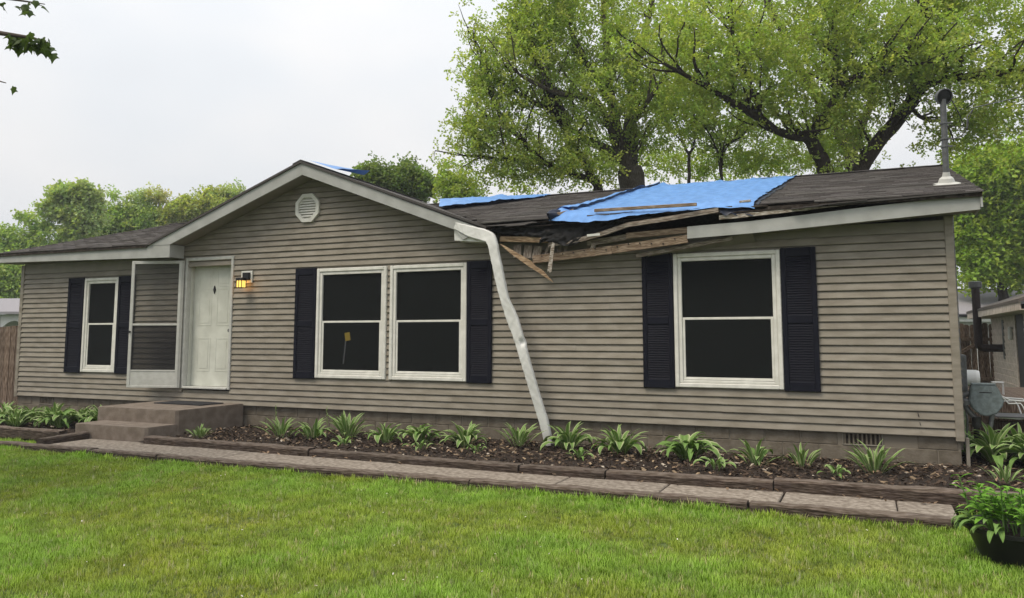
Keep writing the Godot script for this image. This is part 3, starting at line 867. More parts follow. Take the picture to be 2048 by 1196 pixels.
	var tarp_at := func(u: float, v: float) -> Vector3:
		var x := lerpf(lerpf(-3.70, -3.36, v), lerpf(-1.17, -0.93, v), u) + 0.012 * nz.get_noise_2d(v * 5.0, u * 3.0) + (0.05 * nz.get_noise_2d(v * 20.0, 7.0) if u > 0.97 else 0.0)
		var s := v * 1.12
		var z := lerpf(0.34, ZR, minf(s, 1.0)) - maxf(0, s - 1.0) * 4.0
		var y := roof_y(z) + 0.045 + 0.03 * exp(-v * 9.0)
		y += 0.022 * nz.get_noise_2d(x * 1.3, z * 0.7) + 0.006 * nz.get_noise_2d(x * 3.0 + z * 2.5, z * 1.5) + 0.02 * exp(-pow((u - 0.42 - 0.1 * v) / 0.012, 2)) * smoothstep(0.0, 0.2, v) + 0.016 * exp(-pow((u - 0.78 + 0.06 * v) / 0.01, 2))
		# the doubled edge on the left makes a ridge that runs up the slope
		var fold := u - lerpf(0.03, 0.13, v)
		y += 0.035 * exp(-pow(fold / 0.02, 2)) + 0.012 * (1.0 - smoothstep(-0.015, 0.015, fold))
		# wrinkles near the loose bottom edge
		var k := exp(-v * 14.0)
		y += k * 0.03 * (0.6 + nz.get_noise_2d(x * 3.1 + v * 9.0, v * 14.0)) * (1.0 - smoothstep(0.35, 0.55, u)) + 0.012 * k * nz.get_noise_2d(x * 6.0, v * 30.0)
		var i := 0
		while i < low_edge.size() - 2 and low_edge[i + 1][0] < u: i += 1
		var f := clampf((u - low_edge[i][0]) / (low_edge[i + 1][0] - low_edge[i][0]), 0, 1)
		var b := 1.0 - smoothstep(0.0, 0.03, v)
		y = lerpf(y, lerpf(low_edge[i][1], low_edge[i + 1][1], f) + 0.016 * nz.get_noise_2d(x * 2.6, 3.0), b)
		z = lerpf(z, lerpf(low_edge[i][2], low_edge[i + 1][2], f) + 0.02 * nz.get_noise_2d(x * 2.2, 8.0), b)
		return Vector3(x, y, z) + o
	g = Geo.new()
	g.sheet(110, 90, tarp_at)
	put(tp, "tarp_sheet", g, M.tarp)
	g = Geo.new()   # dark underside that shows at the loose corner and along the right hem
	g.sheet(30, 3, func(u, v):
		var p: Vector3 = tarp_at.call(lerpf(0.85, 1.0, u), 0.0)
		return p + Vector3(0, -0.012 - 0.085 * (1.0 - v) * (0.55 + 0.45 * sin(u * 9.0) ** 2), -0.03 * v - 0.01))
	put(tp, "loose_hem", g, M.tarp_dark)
	# the doubled strip along the left edge, its free side standing off the sheet below
	g = Geo.new()
	g.sheet(6, 60, func(u, v):
		var p: Vector3 = tarp_at.call(lerpf(0.0, 0.085 + 0.012 * nz.get_noise_2d(v * 7.0, 2.0), u), lerpf(0.035, 0.97, v))
		return p + Vector3(0, 0.012 + 0.035 * u * u + 0.012 * nz.get_noise_2d(v * 9.0, u * 2.0), 0))
	put(tp, "folded_strip", g, M.tarp)
	g = Geo.new()
	g.sheet(1, 60, func(u, v):
		var p: Vector3 = tarp_at.call(0.085 + 0.012 * nz.get_noise_2d(v * 7.0, 2.0), lerpf(0.035, 0.97, v))
		return p + Vector3(-0.002 - 0.012 * u, 0.045 + 0.012 * nz.get_noise_2d(v * 9.0, 2.0) - 0.04 * u, 0))
	put(tp, "fold_shadow", g, M.tarp_dark)  # dark strip painting in the shadow under the free edge of the fold
	g = Geo.new()
	g.sheet(3, 40, func(u, v):
		var p: Vector3 = tarp_at.call(1.0, lerpf(0.02, 0.6, v))
		return p + Vector3(0.012 + 0.06 * u * (0.5 + 0.5 * nz.get_noise_2d(v * 40, 1)), -0.018 - 0.012 * u, 0))
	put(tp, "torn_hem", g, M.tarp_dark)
	g = Geo.new()
	g.sheet(18, 12, func(u, v):
		var a: float = TAU * u
		var r: float = (0.075 + 0.02 * sin(a * 3 + v * 5)) * sqrt(maxf(0.02, sin(PI * clampf(v, 0.03, 0.97))))
		return Vector3(-3.69 + r * cos(a) * 0.8 + v * 0.12, 2.975 + r * sin(a), 0.45 - v * 0.28) + o)
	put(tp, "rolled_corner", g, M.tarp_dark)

	tp = thing("roof_tarp", "narrow blue tarp strip in the valley behind the front gable", "tarp", Vector3(-6.2, 3.8, -2.9), "blue tarps on the roof")
	o = Vector3(6.2, -3.8, 2.9)
	g = Geo.new()
	g.sheet(40, 20, func(u, v):
		var a: Vector3 = Vector3(-6.65, 3.63, -2.0).lerp(Vector3(-5.22, 3.905, -3.25), u)
		a += Vector3(0.25, -0.06, 0.35) * sin(PI * u) * 0.5
		var b: Vector3 = Vector3(-7.5, 4.07, -3.55).lerp(Vector3(-5.25, 4.03, -3.75), u)
		var p := a.lerp(b, v)
		p.y += 0.02 + 0.025 * nz.get_noise_2d(p.x * 4, p.z * 4) + 0.03 * exp(-pow((u - 0.55) / 0.05, 2))
		return p + o)
	put(tp, "tarp_sheet", g, M.tarp)
	tp = thing("roof_tarp", "small curled blue tarp flap at the peak of the front gable", "tarp", Vector3(-7.4, 4.0, -0.1), "blue tarps on the roof")
	o = Vector3(7.4, -4.0, 0.1)
	g = Geo.new()
	g.sheet(24, 14, func(u, v):
		var x: float = lerpf(-7.72, -7.2, u)
		var z: float = lerpf(0.17, -0.75, v) - 0.25 * u * (1.0 - v)
		var y: float = 4.085 - 0.375 * (x + 7.735) + 0.03 + 0.15 * smoothstep(0.65, 1.0, u) * (0.4 + 0.6 * v) + 0.035 * v * sin(u * 5.0) + 0.05 * v
		return Vector3(x, y, z) + o)
	put(tp, "tarp_sheet", g, M.tarp)
	# --- loose laths that hold the tarp down
	var lath := board(self, "wooden_lath", Vector3(-3.10, 3.005, 0.352), Vector3(-1.80, 2.985, 0.435), 0.04, 0.022, M.lumber_old)
	tag(lath, "long weathered wooden lath lying across the large blue tarp", "lath")
	lath = board(self, "wooden_lath", Vector3(-3.60, 2.985, 0.36), Vector3(-3.46, 3.06, 0.12), 0.045, 0.025, M.lumber)
	tag(lath, "short fresh wood offcut by the rolled corner of the blue tarp", "lath")
	lath = board(self, "wooden_lath", Vector3(-1.33, 3.005, 0.27), Vector3(-1.20, 3.012, 0.27), 0.028, 0.03, M.white_old)
	tag(lath, "tiny pale wood block on the lower right corner of the large tarp", "lath")
	mast()

func mast() -> void:
	var m := thing("service_mast", "grey electrical service mast with hooded head rising through the roof", "service mast", Vector3(0.916, 3.19, -0.662))
	var g := Geo.new()
	g.lathe([Vector2(0.034, -0.1), Vector2(0.034, 1.04)], 16)
	put(m, "conduit", g, M.galv, Transform3D(Basis(Vector3.BACK, -0.012), Vector3.ZERO))
	g = Geo.new()
	g.lathe([Vector2(0.165, -0.01), Vector2(0.16, 0.012), Vector2(0.09, 0.03), Vector2(0.075, 0.075), Vector2(0.045, 0.10), Vector2(0.036, 0.15)], 24)
	put(m, "roof_flashing", g, M.alu_storm, Transform3D(Basis(Vector3.RIGHT, 0.26), Vector3(0, 0.012, 0)))
	g = Geo.new()
	# a hooded head: a round shell with its dark mouth turned to the yard
	var face := Vector3(0.42, -0.30, 0.86).normalized()
	var fx := Vector3.UP.cross(face).normalized()
	var head := Transform3D(Basis(fx, face, fx.cross(face)), Vector3(0.015, 1.075, 0.0))
	g.lathe([Vector2(0.0, -0.085), Vector2(0.045, -0.078), Vector2(0.078, -0.05), Vector2(0.094, -0.01), Vector2(0.098, 0.04), Vector2(0.088, 0.042), Vector2(0.084, 0.02)], 22)
	put(m, "weatherhead", g, M.galv, head)
	g = Geo.new()
	g.lathe([Vector2(0.086, 0.026), Vector2(0.05, 0.034), Vector2(0.0, 0.036)], 18)
	put(m, "wire_opening", g, M.black, head)
	for y in [0.46, 0.55, 0.74]:
		g = Geo.new()
		g.lathe([Vector2(0.034, 0), Vector2(0.043, 0.002), Vector2(0.043, 0.022), Vector2(0.034, 0.024)], 14)
		g.box(Vector3(0.035, 0.002, -0.012), Vector3(0.085, 0.02, 0.012))
		put(m, "clamp", g, M.grey_metal, Transform3D(Basis(), Vector3(0.004, y, 0)))
	var w := thing("power_line", "thin grey service cable looping from the roof mast towards the trees", "power cable", Vector3(1.0, 3.75, -0.66))
	g = Geo.new()
	g.tube([Vector3(0.0, -0.01, 0), Vector3(0.1, 0.02, 0), Vector3(0.16, 0.12, 0), Vector3(0.17, 0.25, 0.0), Vector3(0.25, 0.35, -0.02), Vector3(0.8, 0.50, -0.3), Vector3(3.5, 1.3, -2.0), Vector3(10, 2.6, -7.0)], [0.007, 0.007, 0.007, 0.007, 0.007, 0.007, 0.007, 0.007], 5)
	put(w, "cable", g, M.grey_metal)
	g = Geo.new()
	g.tube([Vector3(0.02, 0.45, 0.03), Vector3(0.08, 0.28, 0.05), Vector3(0.13, 0.12, 0.03), Vector3(0.16, 0.08, 0.01), Vector3(0.18, 0.2, 0.0), Vector3(0.24, 0.34, -0.01)], [0.006, 0.006, 0.006, 0.006, 0.006, 0.006], 5)
	put(w, "drip_loop", g, M.black)

func entrance() -> void:
	# door frame, slab with raised panels
	var d := group_node(home, "front_door")
	var g := Geo.new()
	for s in [[-10.30, -10.252], [-9.318, -9.27]]:
		g.box(Vector3(s[0], 0.585, -0.16), Vector3(s[1], 2.715, 0.036), 0.006)
	g.box(Vector3(-10.2515, 2.662, -0.16), Vector3(-9.3185, 2.715, 0.035), 0.006)
	g.box(Vector3(-10.25, 0.585, -0.16), Vector3(-9.32, 0.617, 0.055), 0.006)
	put(d, "door_frame", g, M.alu_storm)
	g = Geo.new()
	g.box(Vector3(-10.2515, 0.618, -0.16), Vector3(-10.238, 2.6615, -0.05), 0.003)
	g.box(Vector3(-9.332, 0.618, -0.16), Vector3(-9.3185, 2.6615, -0.05), 0.003)
	g.box(Vector3(-10.2375, 2.645, -0.16), Vector3(-9.3325, 2.6615, -0.05), 0.003)
	put(d, "door_stop", g, M.door)
	var sl := bx(d, "door_slab", Vector3(-10.236, 0.62, -0.158), Vector3(-9.334, 2.643, -0.118), M.door, 0.003)
	for p in [[-10.12, -9.84, 2.24, 2.52], [-9.73, -9.45, 2.24, 2.52], [-10.12, -9.84, 1.60, 2.21], [-9.73, -9.45, 1.60, 2.21], [-10.12, -9.84, 0.86, 1.40], [-9.73, -9.45, 0.86, 1.40]]:
		g = Geo.new()
		frame_of(g, p[0], p[1], p[2], p[3], 0.016, -0.118, -0.1145, 0.002)
		g.box(Vector3(p[0] + 0.045, p[2] + 0.045, -0.118), Vector3(p[1] - 0.045, p[3] - 0.045, -0.1145), 0.0025)
		put(d, "door_panel", g, M.door)
	g = Geo.new()
	g.prism([Vector2(-9.785, 2.255), Vector2(-9.81, 2.19), Vector2(-9.785, 2.12), Vector2(-9.76, 2.19)], -0.118, -0.102)
	put(d, "door_knocker", g, M.black)
	g = Geo.new()
	g.tube([Vector3(-9.42, 1.52, -0.118), Vector3(-9.42, 1.52, -0.075)], [0.016, 0.028], 12, true)
	put(d, "door_knob", g, M.galv)
	# storm door, swung open to the left
	var s := group_node(home, "storm_door")
	s.transform = Transform3D(Basis(Vector3.UP, PI + deg_to_rad(17.0)), Vector3(-10.318, 0, 0.075))
	# its own x runs from the hinge to the free edge; -z faces the yard after the turn
	var W := 0.885; var a := 0.592; var b := 2.672; var ym := 1.62; var yk := 0.855
	g = Geo.new()
	g.box(Vector3(0, a, -0.016), Vector3(0.05, b, 0.016), 0.004)
	g.box(Vector3(W - 0.055, a, -0.016), Vector3(W, b, 0.016), 0.004)
	g.box(Vector3(0.0505, b - 0.05, -0.016), Vector3(W - 0.0555, b, 0.016), 0.004)
	g.box(Vector3(0.0505, ym - 0.016, -0.014), Vector3(W - 0.0555, ym + 0.016, 0.014), 0.003)
	g.box(Vector3(0.0505, yk, -0.015), Vector3(W - 0.0555, yk + 0.025, 0.015), 0.003)
	g.box(Vector3(0.0505, a, -0.016), Vector3(W - 0.0555, a + 0.035, 0.016), 0.003)
	put(s, "door_frame", g, M.alu_storm)
	bx(s, "kick_panel", Vector3(0.051, a + 0.036, -0.009), Vector3(W - 0.056, yk - 0.001, 0.009), M.alu_storm)
	bx(s, "pane", Vector3(0.051, ym + 0.017, -0.003), Vector3(W - 0.056, b - 0.051, 0.003), M.screen_faint)
	bx(s, "insect_screen", Vector3(0.051, yk + 0.026, -0.004), Vector3(W - 0.056, ym - 0.017, 0.001), M.screen_thin)
	g = Geo.new()
	g.tube([Vector3(W - 0.028, 1.50, -0.016), Vector3(W - 0.028, 1.50, -0.05)], [0.012, 0.02], 10, true)
	put(s, "door_handle", g, M.black)
	g = Geo.new()
	for x in [-0.03, -0.012]: g.box(Vector3(x, a, -0.01), Vector3(x + 0.012, b, 0.02), 0.002)
	put(s, "hinge_rail", g, M.alu_storm)
	# steps
	var st := thing("front_steps", "brown painted concrete landing with one lower step at the front door", "steps", Vector3(-9.8, 0, 0.9))
	g = Geo.new()
	var up := [Vector2(-10.62, -0.02), Vector2(-8.98, -0.02), Vector2(-8.98, -1.30), Vector2(-9.02, -1.335), Vector2(-10.56, -1.335), Vector2(-10.62, -1.29)]
	var flat := Transform3D(Basis(Vector3.RIGHT, -PI / 2), Vector3(9.8, 0, -0.9))
	for i in up.size(): up[i] = Vector2(up[i].x, up[i].y)
	g.prism(up, -0.15, 0.368, flat)
	g.prism(up.map(func(p): return Vector2(lerpf(p.x, -9.8, 0.008), lerpf(p.y, -0.66, 0.012))), 0.3681, 0.38, flat)
	put(st, "landing", g, M.step)
	g = Geo.new()
	var low := [Vector2(-10.42, -1.30), Vector2(-8.99, -1.30), Vector2(-8.99, -1.81), Vector2(-9.03, -1.84), Vector2(-10.38, -1.84), Vector2(-10.42, -1.81)]
	g.prism(low, -0.15, 0.178, flat)
	g.prism(low.map(func(p): return Vector2(lerpf(p.x, -9.7, 0.008), lerpf(p.y, -1.57, 0.02))), 0.1781, 0.19, flat)
	put(st, "lower_step", g, M.step)
	var rug := thing("doormat", "flat dark grey doormat lying on the landing", "doormat", Vector3(-9.75, 0.382, 0.36))
	g = Geo.new()
	g.prism([Vector2(-0.52, -0.22), Vector2(0.47, -0.25), Vector2(0.50, 0.20), Vector2(0.1, 0.25), Vector2(-0.49, 0.24)], 0.0, 0.014, Transform3D(Basis(Vector3.RIGHT, -PI / 2), Vector3.ZERO))
	put(rug, "rug", g, M.mat_rug)
	# lamp beside the door
	var l := thing("wall_lantern", "small lit wall lantern with yellow glass right of the front door", "lantern", Vector3(-8.98, 2.33, 0.022))
	g = Geo.new()
	frame_of(g, -0.115, 0.105, -0.06, 0.13, 0.03, -0.004, 0.02, 0.004)
	g.box(Vector3(-0.08, -0.03, -0.004), Vector3(0.07, 0.098, 0.012))
	put(l, "mounting_block", g, M.vinyl)
	g = Geo.new()
	g.box(Vector3(-0.05, -0.02, 0.012), Vector3(0.075, 0.10, 0.07), 0.008)
	g.box(Vector3(-0.072, -0.03, 0.0701), Vector3(0.055, 0.012, 0.19), 0.006)
	g.box(Vector3(-0.066, -0.148, 0.074), Vector3(0.05, -0.138, 0.186), 0.003)
	for x in [-0.066, 0.042]:
		for z in [0.074, 0.178]: g.box(Vector3(x, -0.138, z), Vector3(x + 0.008, -0.03, z + 0.008))
	g.box(Vector3(-0.012, -0.138, 0.18), Vector3(-0.005, -0.03, 0.187))
	put(l, "metal_body", g, M.black)
	var lamp := StandardMaterial3D.new()
	lamp.albedo_color = Color(0.9, 0.7, 0.3)
	lamp.emission_enabled = true
	lamp.emission = Color(1.0, 0.84, 0.42)
	lamp.emission_energy_multiplier = 1.0
	g = Geo.new()
	g.box(Vector3(-0.057, -0.137, 0.083), Vector3(0.041, -0.031, 0.177), 0.004)
	put(l, "lamp_glass", g, lamp)
	var om := OmniLight3D.new()
	om.name = "lantern_light"
	om.light_color = Color(1.0, 0.68, 0.34)
	om.light_energy = 0.02
	om.light_size = 0.04
	om.omni_range = 20.0
	om.omni_attenuation = 2.0
	om.shadow_enabled = true
	om.position = Vector3(-8.99, 2.245, 0.152)
	add_child(om)

# ------------------------------------------------------------------ path, timbers, flower beds
func timber(a: Vector3, b: Vector3, h: float, w: float, m: Material, label: String, group: String) -> void:
	# an old squared landscape timber, edges worn uneven
	var x := (b - a).normalized()
	var L := a.distance_to(b)
	var nz := FastNoiseLite.new()
	nz.seed = rng.randi() % 999; nz.frequency = 2.2
	var g := Geo.new()
	var ring := [Vector2(-0.5, -0.5), Vector2(-0.5, 0.36), Vector2(-0.38, 0.5), Vector2(0.38, 0.5), Vector2(0.5, 0.36), Vector2(0.5, -0.5)]
	var n := maxi(6, int(L / 0.14))
	var at := func(i: int, k: int) -> Vector3:
		var t: float = L * i / n - L / 2
		var r: Vector2 = ring[k]
		return Vector3(t, r.y * h + (0.014 * nz.get_noise_2d(t, k * 3.0) if r.y > 0 else 0.0), -r.x * w + 0.016 * nz.get_noise_2d(t * 1.3, 40.0 + k * 3.0))
	for i in n:
		for k in 5:
			var p: Vector3 = at.call(i, k); var q: Vector3 = at.call(i + 1, k); var r: Vector3 = at.call(i + 1, k + 1); var s: Vector3 = at.call(i, k + 1)
			g.col = (Color(0.215, 0.18, 0.152) if k == 2 else Color(0.16, 0.13, 0.108) if k == 1 or k == 3 else Color(0.105, 0.082, 0.067)) * (1.0 + 0.25 * nz.get_noise_2d(i * 0.9, k * 5.0))  # worn tops; their lighter colour also stands in for light from above
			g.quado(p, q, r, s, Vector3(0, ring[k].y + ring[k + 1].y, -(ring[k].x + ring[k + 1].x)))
	for e in [0, n]:
		for k in range(1, 5):
			g.trio(at.call(e, 0), at.call(e, k), at.call(e, k + 1), Vector3(-1 if e == 0 else 1, 0, 0))
	var z := x.cross(Vector3.UP).normalized()
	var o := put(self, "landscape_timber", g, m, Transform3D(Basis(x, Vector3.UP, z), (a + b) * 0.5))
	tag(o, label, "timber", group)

func path_and_beds() -> void:
	var p := Node3D.new()
	p.name = "path"
	add_child(p)
	p.set_meta("kind", "structure")
	bx(p, "path_bed", Vector3(-10.05, -0.14, 1.80), Vector3(0.60, -0.03, 2.56), M.soil)
	var seams := [-10.05, -8.1, -7.06, -4.86, -2.84, -1.825, -0.765, 0.16, 0.60]
	for i in seams.size() - 1:
		var a: float = seams[i]; var b: float = seams[i + 1]
		var g := Geo.new()
		var t := R(-0.004, 0.004)
		g.box(Vector3(a + 0.008, -0.06, 1.84 if i > 0 else 1.845), Vector3(b - 0.008, t + 0.0, 2.555), 0.008)
		put(p, "paving_slab", g, M.slab[i % 3], Transform3D(Basis(Vector3.UP, R(-0.002, 0.002)), Vector3.ZERO))
	# timbers along the lawn
	var gl := "timbers between the path and the lawn"
	var near := [[-18.0, -9.0, "long dark timber at the lawn edge below the front steps and beyond"], [-8.985, -7.87, "short timber at the lawn edge just right of the front steps"], [-7.85, -3.67, "longest timber at the lawn edge below the pair of middle windows"], [-3.655, -1.01, "worn timber at the lawn edge below the shutter of the right window"], [-0.985, 0.53, "last timber at the lawn edge, ending by the black planter"]]
	for i in near.size():
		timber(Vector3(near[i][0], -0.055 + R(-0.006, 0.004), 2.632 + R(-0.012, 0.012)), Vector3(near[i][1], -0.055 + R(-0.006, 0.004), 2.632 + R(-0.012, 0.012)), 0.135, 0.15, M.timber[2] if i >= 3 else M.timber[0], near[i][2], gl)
	gl = "timbers along the flower bed"
	var bed := [[-8.93, -6.17, 1.87, "weathered timber at the flower bed edge starting beside the lower step"], [-6.155, -3.41, 1.93, "timber at the flower bed edge left of the fallen white trim"], [-3.395, -2.48, 2.0, "short reddish timber at the flower bed edge right of the fallen white trim"], [-2.465, -0.87, 1.965, "timber at the flower bed edge under the left shutter of the right window"], [-0.855, 0.80, 1.925, "greyed timber at the flower bed edge under the house corner"], [0.815, 3.2, 1.9, "timber at the flower bed edge behind the black planter"]]
	for i in bed.size():
		var by: float = [0.016, 0.004, 0.006, 0.01, 0.034, 0.034][i]
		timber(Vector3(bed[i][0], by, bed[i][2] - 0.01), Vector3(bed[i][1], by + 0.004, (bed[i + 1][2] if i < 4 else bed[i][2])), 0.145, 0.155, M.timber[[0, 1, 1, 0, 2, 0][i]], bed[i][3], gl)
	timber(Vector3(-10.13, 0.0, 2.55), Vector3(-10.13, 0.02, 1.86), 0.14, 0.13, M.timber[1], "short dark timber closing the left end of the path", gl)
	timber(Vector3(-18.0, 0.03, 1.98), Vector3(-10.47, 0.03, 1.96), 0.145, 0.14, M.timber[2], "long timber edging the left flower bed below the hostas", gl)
	# soil
	var g := Geo.new()
	var nz := FastNoiseLite.new()
	nz.seed = 21; nz.frequency = 2.5
	for s in [[-9.05, 3.4, 40], [-18.0, -10.3, 30]]:
		g.sheet(s[2] * 3, 26, func(u, v):
			var x: float = lerpf(s[0], s[1], u); var z: float = lerpf(1.93, -0.28, v)
			return Vector3(x, 0.03 - 0.012 * smoothstep(1.2, 1.8, z) + 0.022 * nz.get_noise_2d(x * 2, z * 2) + 0.012 * nz.get_noise_2d(x * 7, z * 7), z))
	tag(put(self, "flower_bed_soil", g, M.soil), "", "", "", "structure")
	g = Geo.new()
	g.sheet(20, 30, func(u, v): return Vector3(lerpf(0.86, 6.0, u), 0.03 + 0.02 * nz.get_noise_2d(u * 9, v * 9), lerpf(-0.2, -1.7, v)))
	tag(put(self, "side_bed_soil", g, M.soil), "", "", "", "structure")
	# bark mulch and dead leaves
	g = Geo.new()
	g.quad(Vector3(-0.5, 0, 0.2), Vector3(0.5, 0.05, 0.24), Vector3(0.42, 0.12, -0.2), Vector3(-0.46, 0.04, -0.16))
	g.quad(Vector3(-0.5, 0, 0.2), Vector3(-0.5, -0.12, 0.2), Vector3(0.5, -0.08, 0.24), Vector3(0.5, 0.05, 0.24))
	var xf := []
	var cs := []
	for i in 9000:
		var x := R(-8.9, 2.6) if i % 5 > 0 else R(-15.0, -10.5)
		var z := R(0.02, 1.84)
		if x > 0.9: z = R(-1.2, 1.84)
		var s := R(0.02, 0.07)
		xf.append(Transform3D(Basis.from_euler(Vector3(R() * 0.5, R(0, TAU), R() * 0.5)).scaled(Vector3(s, s, s * R(0.3, 0.8))), Vector3(x, 0.043 + R(0, 0.025) - 0.012 * smoothstep(1.2, 1.8, z), z)))
		var k := R(0.35, 1.1)
		var c := Color(0.075 * k, 0.05 * k, 0.035 * k)
		if rng.randf() < 0.14: c = Color(0.26, 0.19, 0.12) * R(0.6, 1.2)
		elif rng.randf() < 0.04: c = Color(0.42, 0.36, 0.29)
		cs.append(c)
	var mu := copies(self, "mulch", g.mesh(), M.chip, xf, cs)
	g = Geo.new()
	g.tri(Vector3(0, 0, 0.5), Vector3(0.22, 0.1, 0.0), Vector3(0, 0.03, 0)); g.tri(Vector3(0, 0, 0.5), Vector3(0, 0.03, 0), Vector3(-0.22, 0.12, 0.05))
	g.tri(Vector3(0.22, 0.1, 0), Vector3(0, 0.09, -0.5), Vector3(0, 0.03, 0)); g.tri(Vector3(0, 0.03, 0), Vector3(0, 0.09, -0.5), Vector3(-0.22, 0.12, 0.05))
	xf = []; cs = []
	for i in 620:
		var x := R(-8.9, 2.4)
		if i % 3 == 0: x = R(-1.5, 2.4)
		var z := R(0.1, 1.84)
		var y := 0.065
		if i % 7 == 0: z = R(2.0, 2.12); y = 0.004
		var s := R(0.03, 0.075)
		xf.append(Transform3D(Basis.from_euler(Vector3(R() * 0.6, R(0, TAU), R() * 0.6)).scaled(Vector3.ONE * s), Vector3(x, y + R(0, 0.02), z)))
		cs.append(Color(0.24, 0.165, 0.105) * R(0.3, 1.25))
	copies(self, "dead_leaves", g.mesh(), M.chip, xf, cs)
	hostas()

var hosta_leaves := []

func make_hosta_leaves() -> void:
	# long arching leaves with a pale margin, in several shapes; each starts at the origin and leans along +x
	for k in 8:
		var wide: float = [0.055, 0.07, 0.05, 0.085, 0.105, 0.125, 0.06, 0.09][k]
		var arch: float = [0.6, 1.15, 0.85, 1.5, 1.3, 1.7, 0.4, 1.9][k]
		var margin: bool = k % 4 != 3
		var g := Geo.new()
		var twist := R(-0.3, 0.3)
		g.sheet(6, 9, func(u, v):
			var t: float = v
			var w: float = wide * (0.14 if t < 0.18 else pow(sin(PI * clampf((t - 0.12) / 0.88, 0.02, 0.995)), 0.75))
			var e: float = (u - 0.5) * 2.0
			var an: float = 1.35 - arch * 1.25 * t * t
			var x: float = 0.0
			var y: float = 0.0
			for q in 8:
				var tt := t * (q + 0.5) / 8.0
				var aa := 1.35 - arch * 1.25 * tt * tt * 1.2
				x += cos(aa) * t / 8.0; y += sin(aa) * t / 8.0
			var up := 0.35 * absf(e) * w
			return Vector3(x - sin(an) * up, y + cos(an) * up + 0.004 * sin(t * 25.0) * absf(e), -e * w * cos(twist * t) ),
			func(u, v):
				var e: float = absf(u - 0.5) * 2.0
				var c := Color(0.10, 0.185, 0.045).lerp(Color(0.15, 0.25, 0.065), v)
				if margin and e > 0.9: c = Color(0.48, 0.52, 0.30)
				elif margin and e > 0.6: c = Color(0.2, 0.29, 0.10)
				elif e < 0.1: c = Color(0.18, 0.29, 0.09)
				return c)
		hosta_leaves.append(g.mesh())

func hosta(x: float, z: float, size: float, n: int, label: String, style := 0, y := 0.05, spread := 0.09) -> Node3D:
	size *= 1.15; n = int(n * 1.5)
	var h := thing("hosta", label, "hosta plant", Vector3(x, y, z), "hostas in the flower beds")
	for i in n:
		var a := TAU * (i * 0.618) + R(-0.3, 0.3)
		var outer := float(i) / n
		var s := size * R(0.75, 1.12)
		var kind := rng.randi() % 3 if outer < 0.5 else 1 + rng.randi() % 5
		if style == 1: kind = 3 + rng.randi() % 3
		if style == 2: kind = [0, 2, 6][rng.randi() % 3]
		var tip := lerpf(-0.15, 0.62, outer) * R(0.6, 1.2)
		var b := Basis(Vector3.UP, a) * Basis(Vector3.BACK, -tip) * Basis(Vector3.RIGHT, R(-0.25, 0.25))
		put(h, "leaf", hosta_leaves[kind], M.hosta, Transform3D(b.scaled_local(Vector3(s, s, s * R(0.85, 1.25))), Vector3(cos(a) * spread * outer, 0, -sin(a) * spread * outer) + Vector3(R() * 0.02, -0.01, R() * 0.02)))
	return h

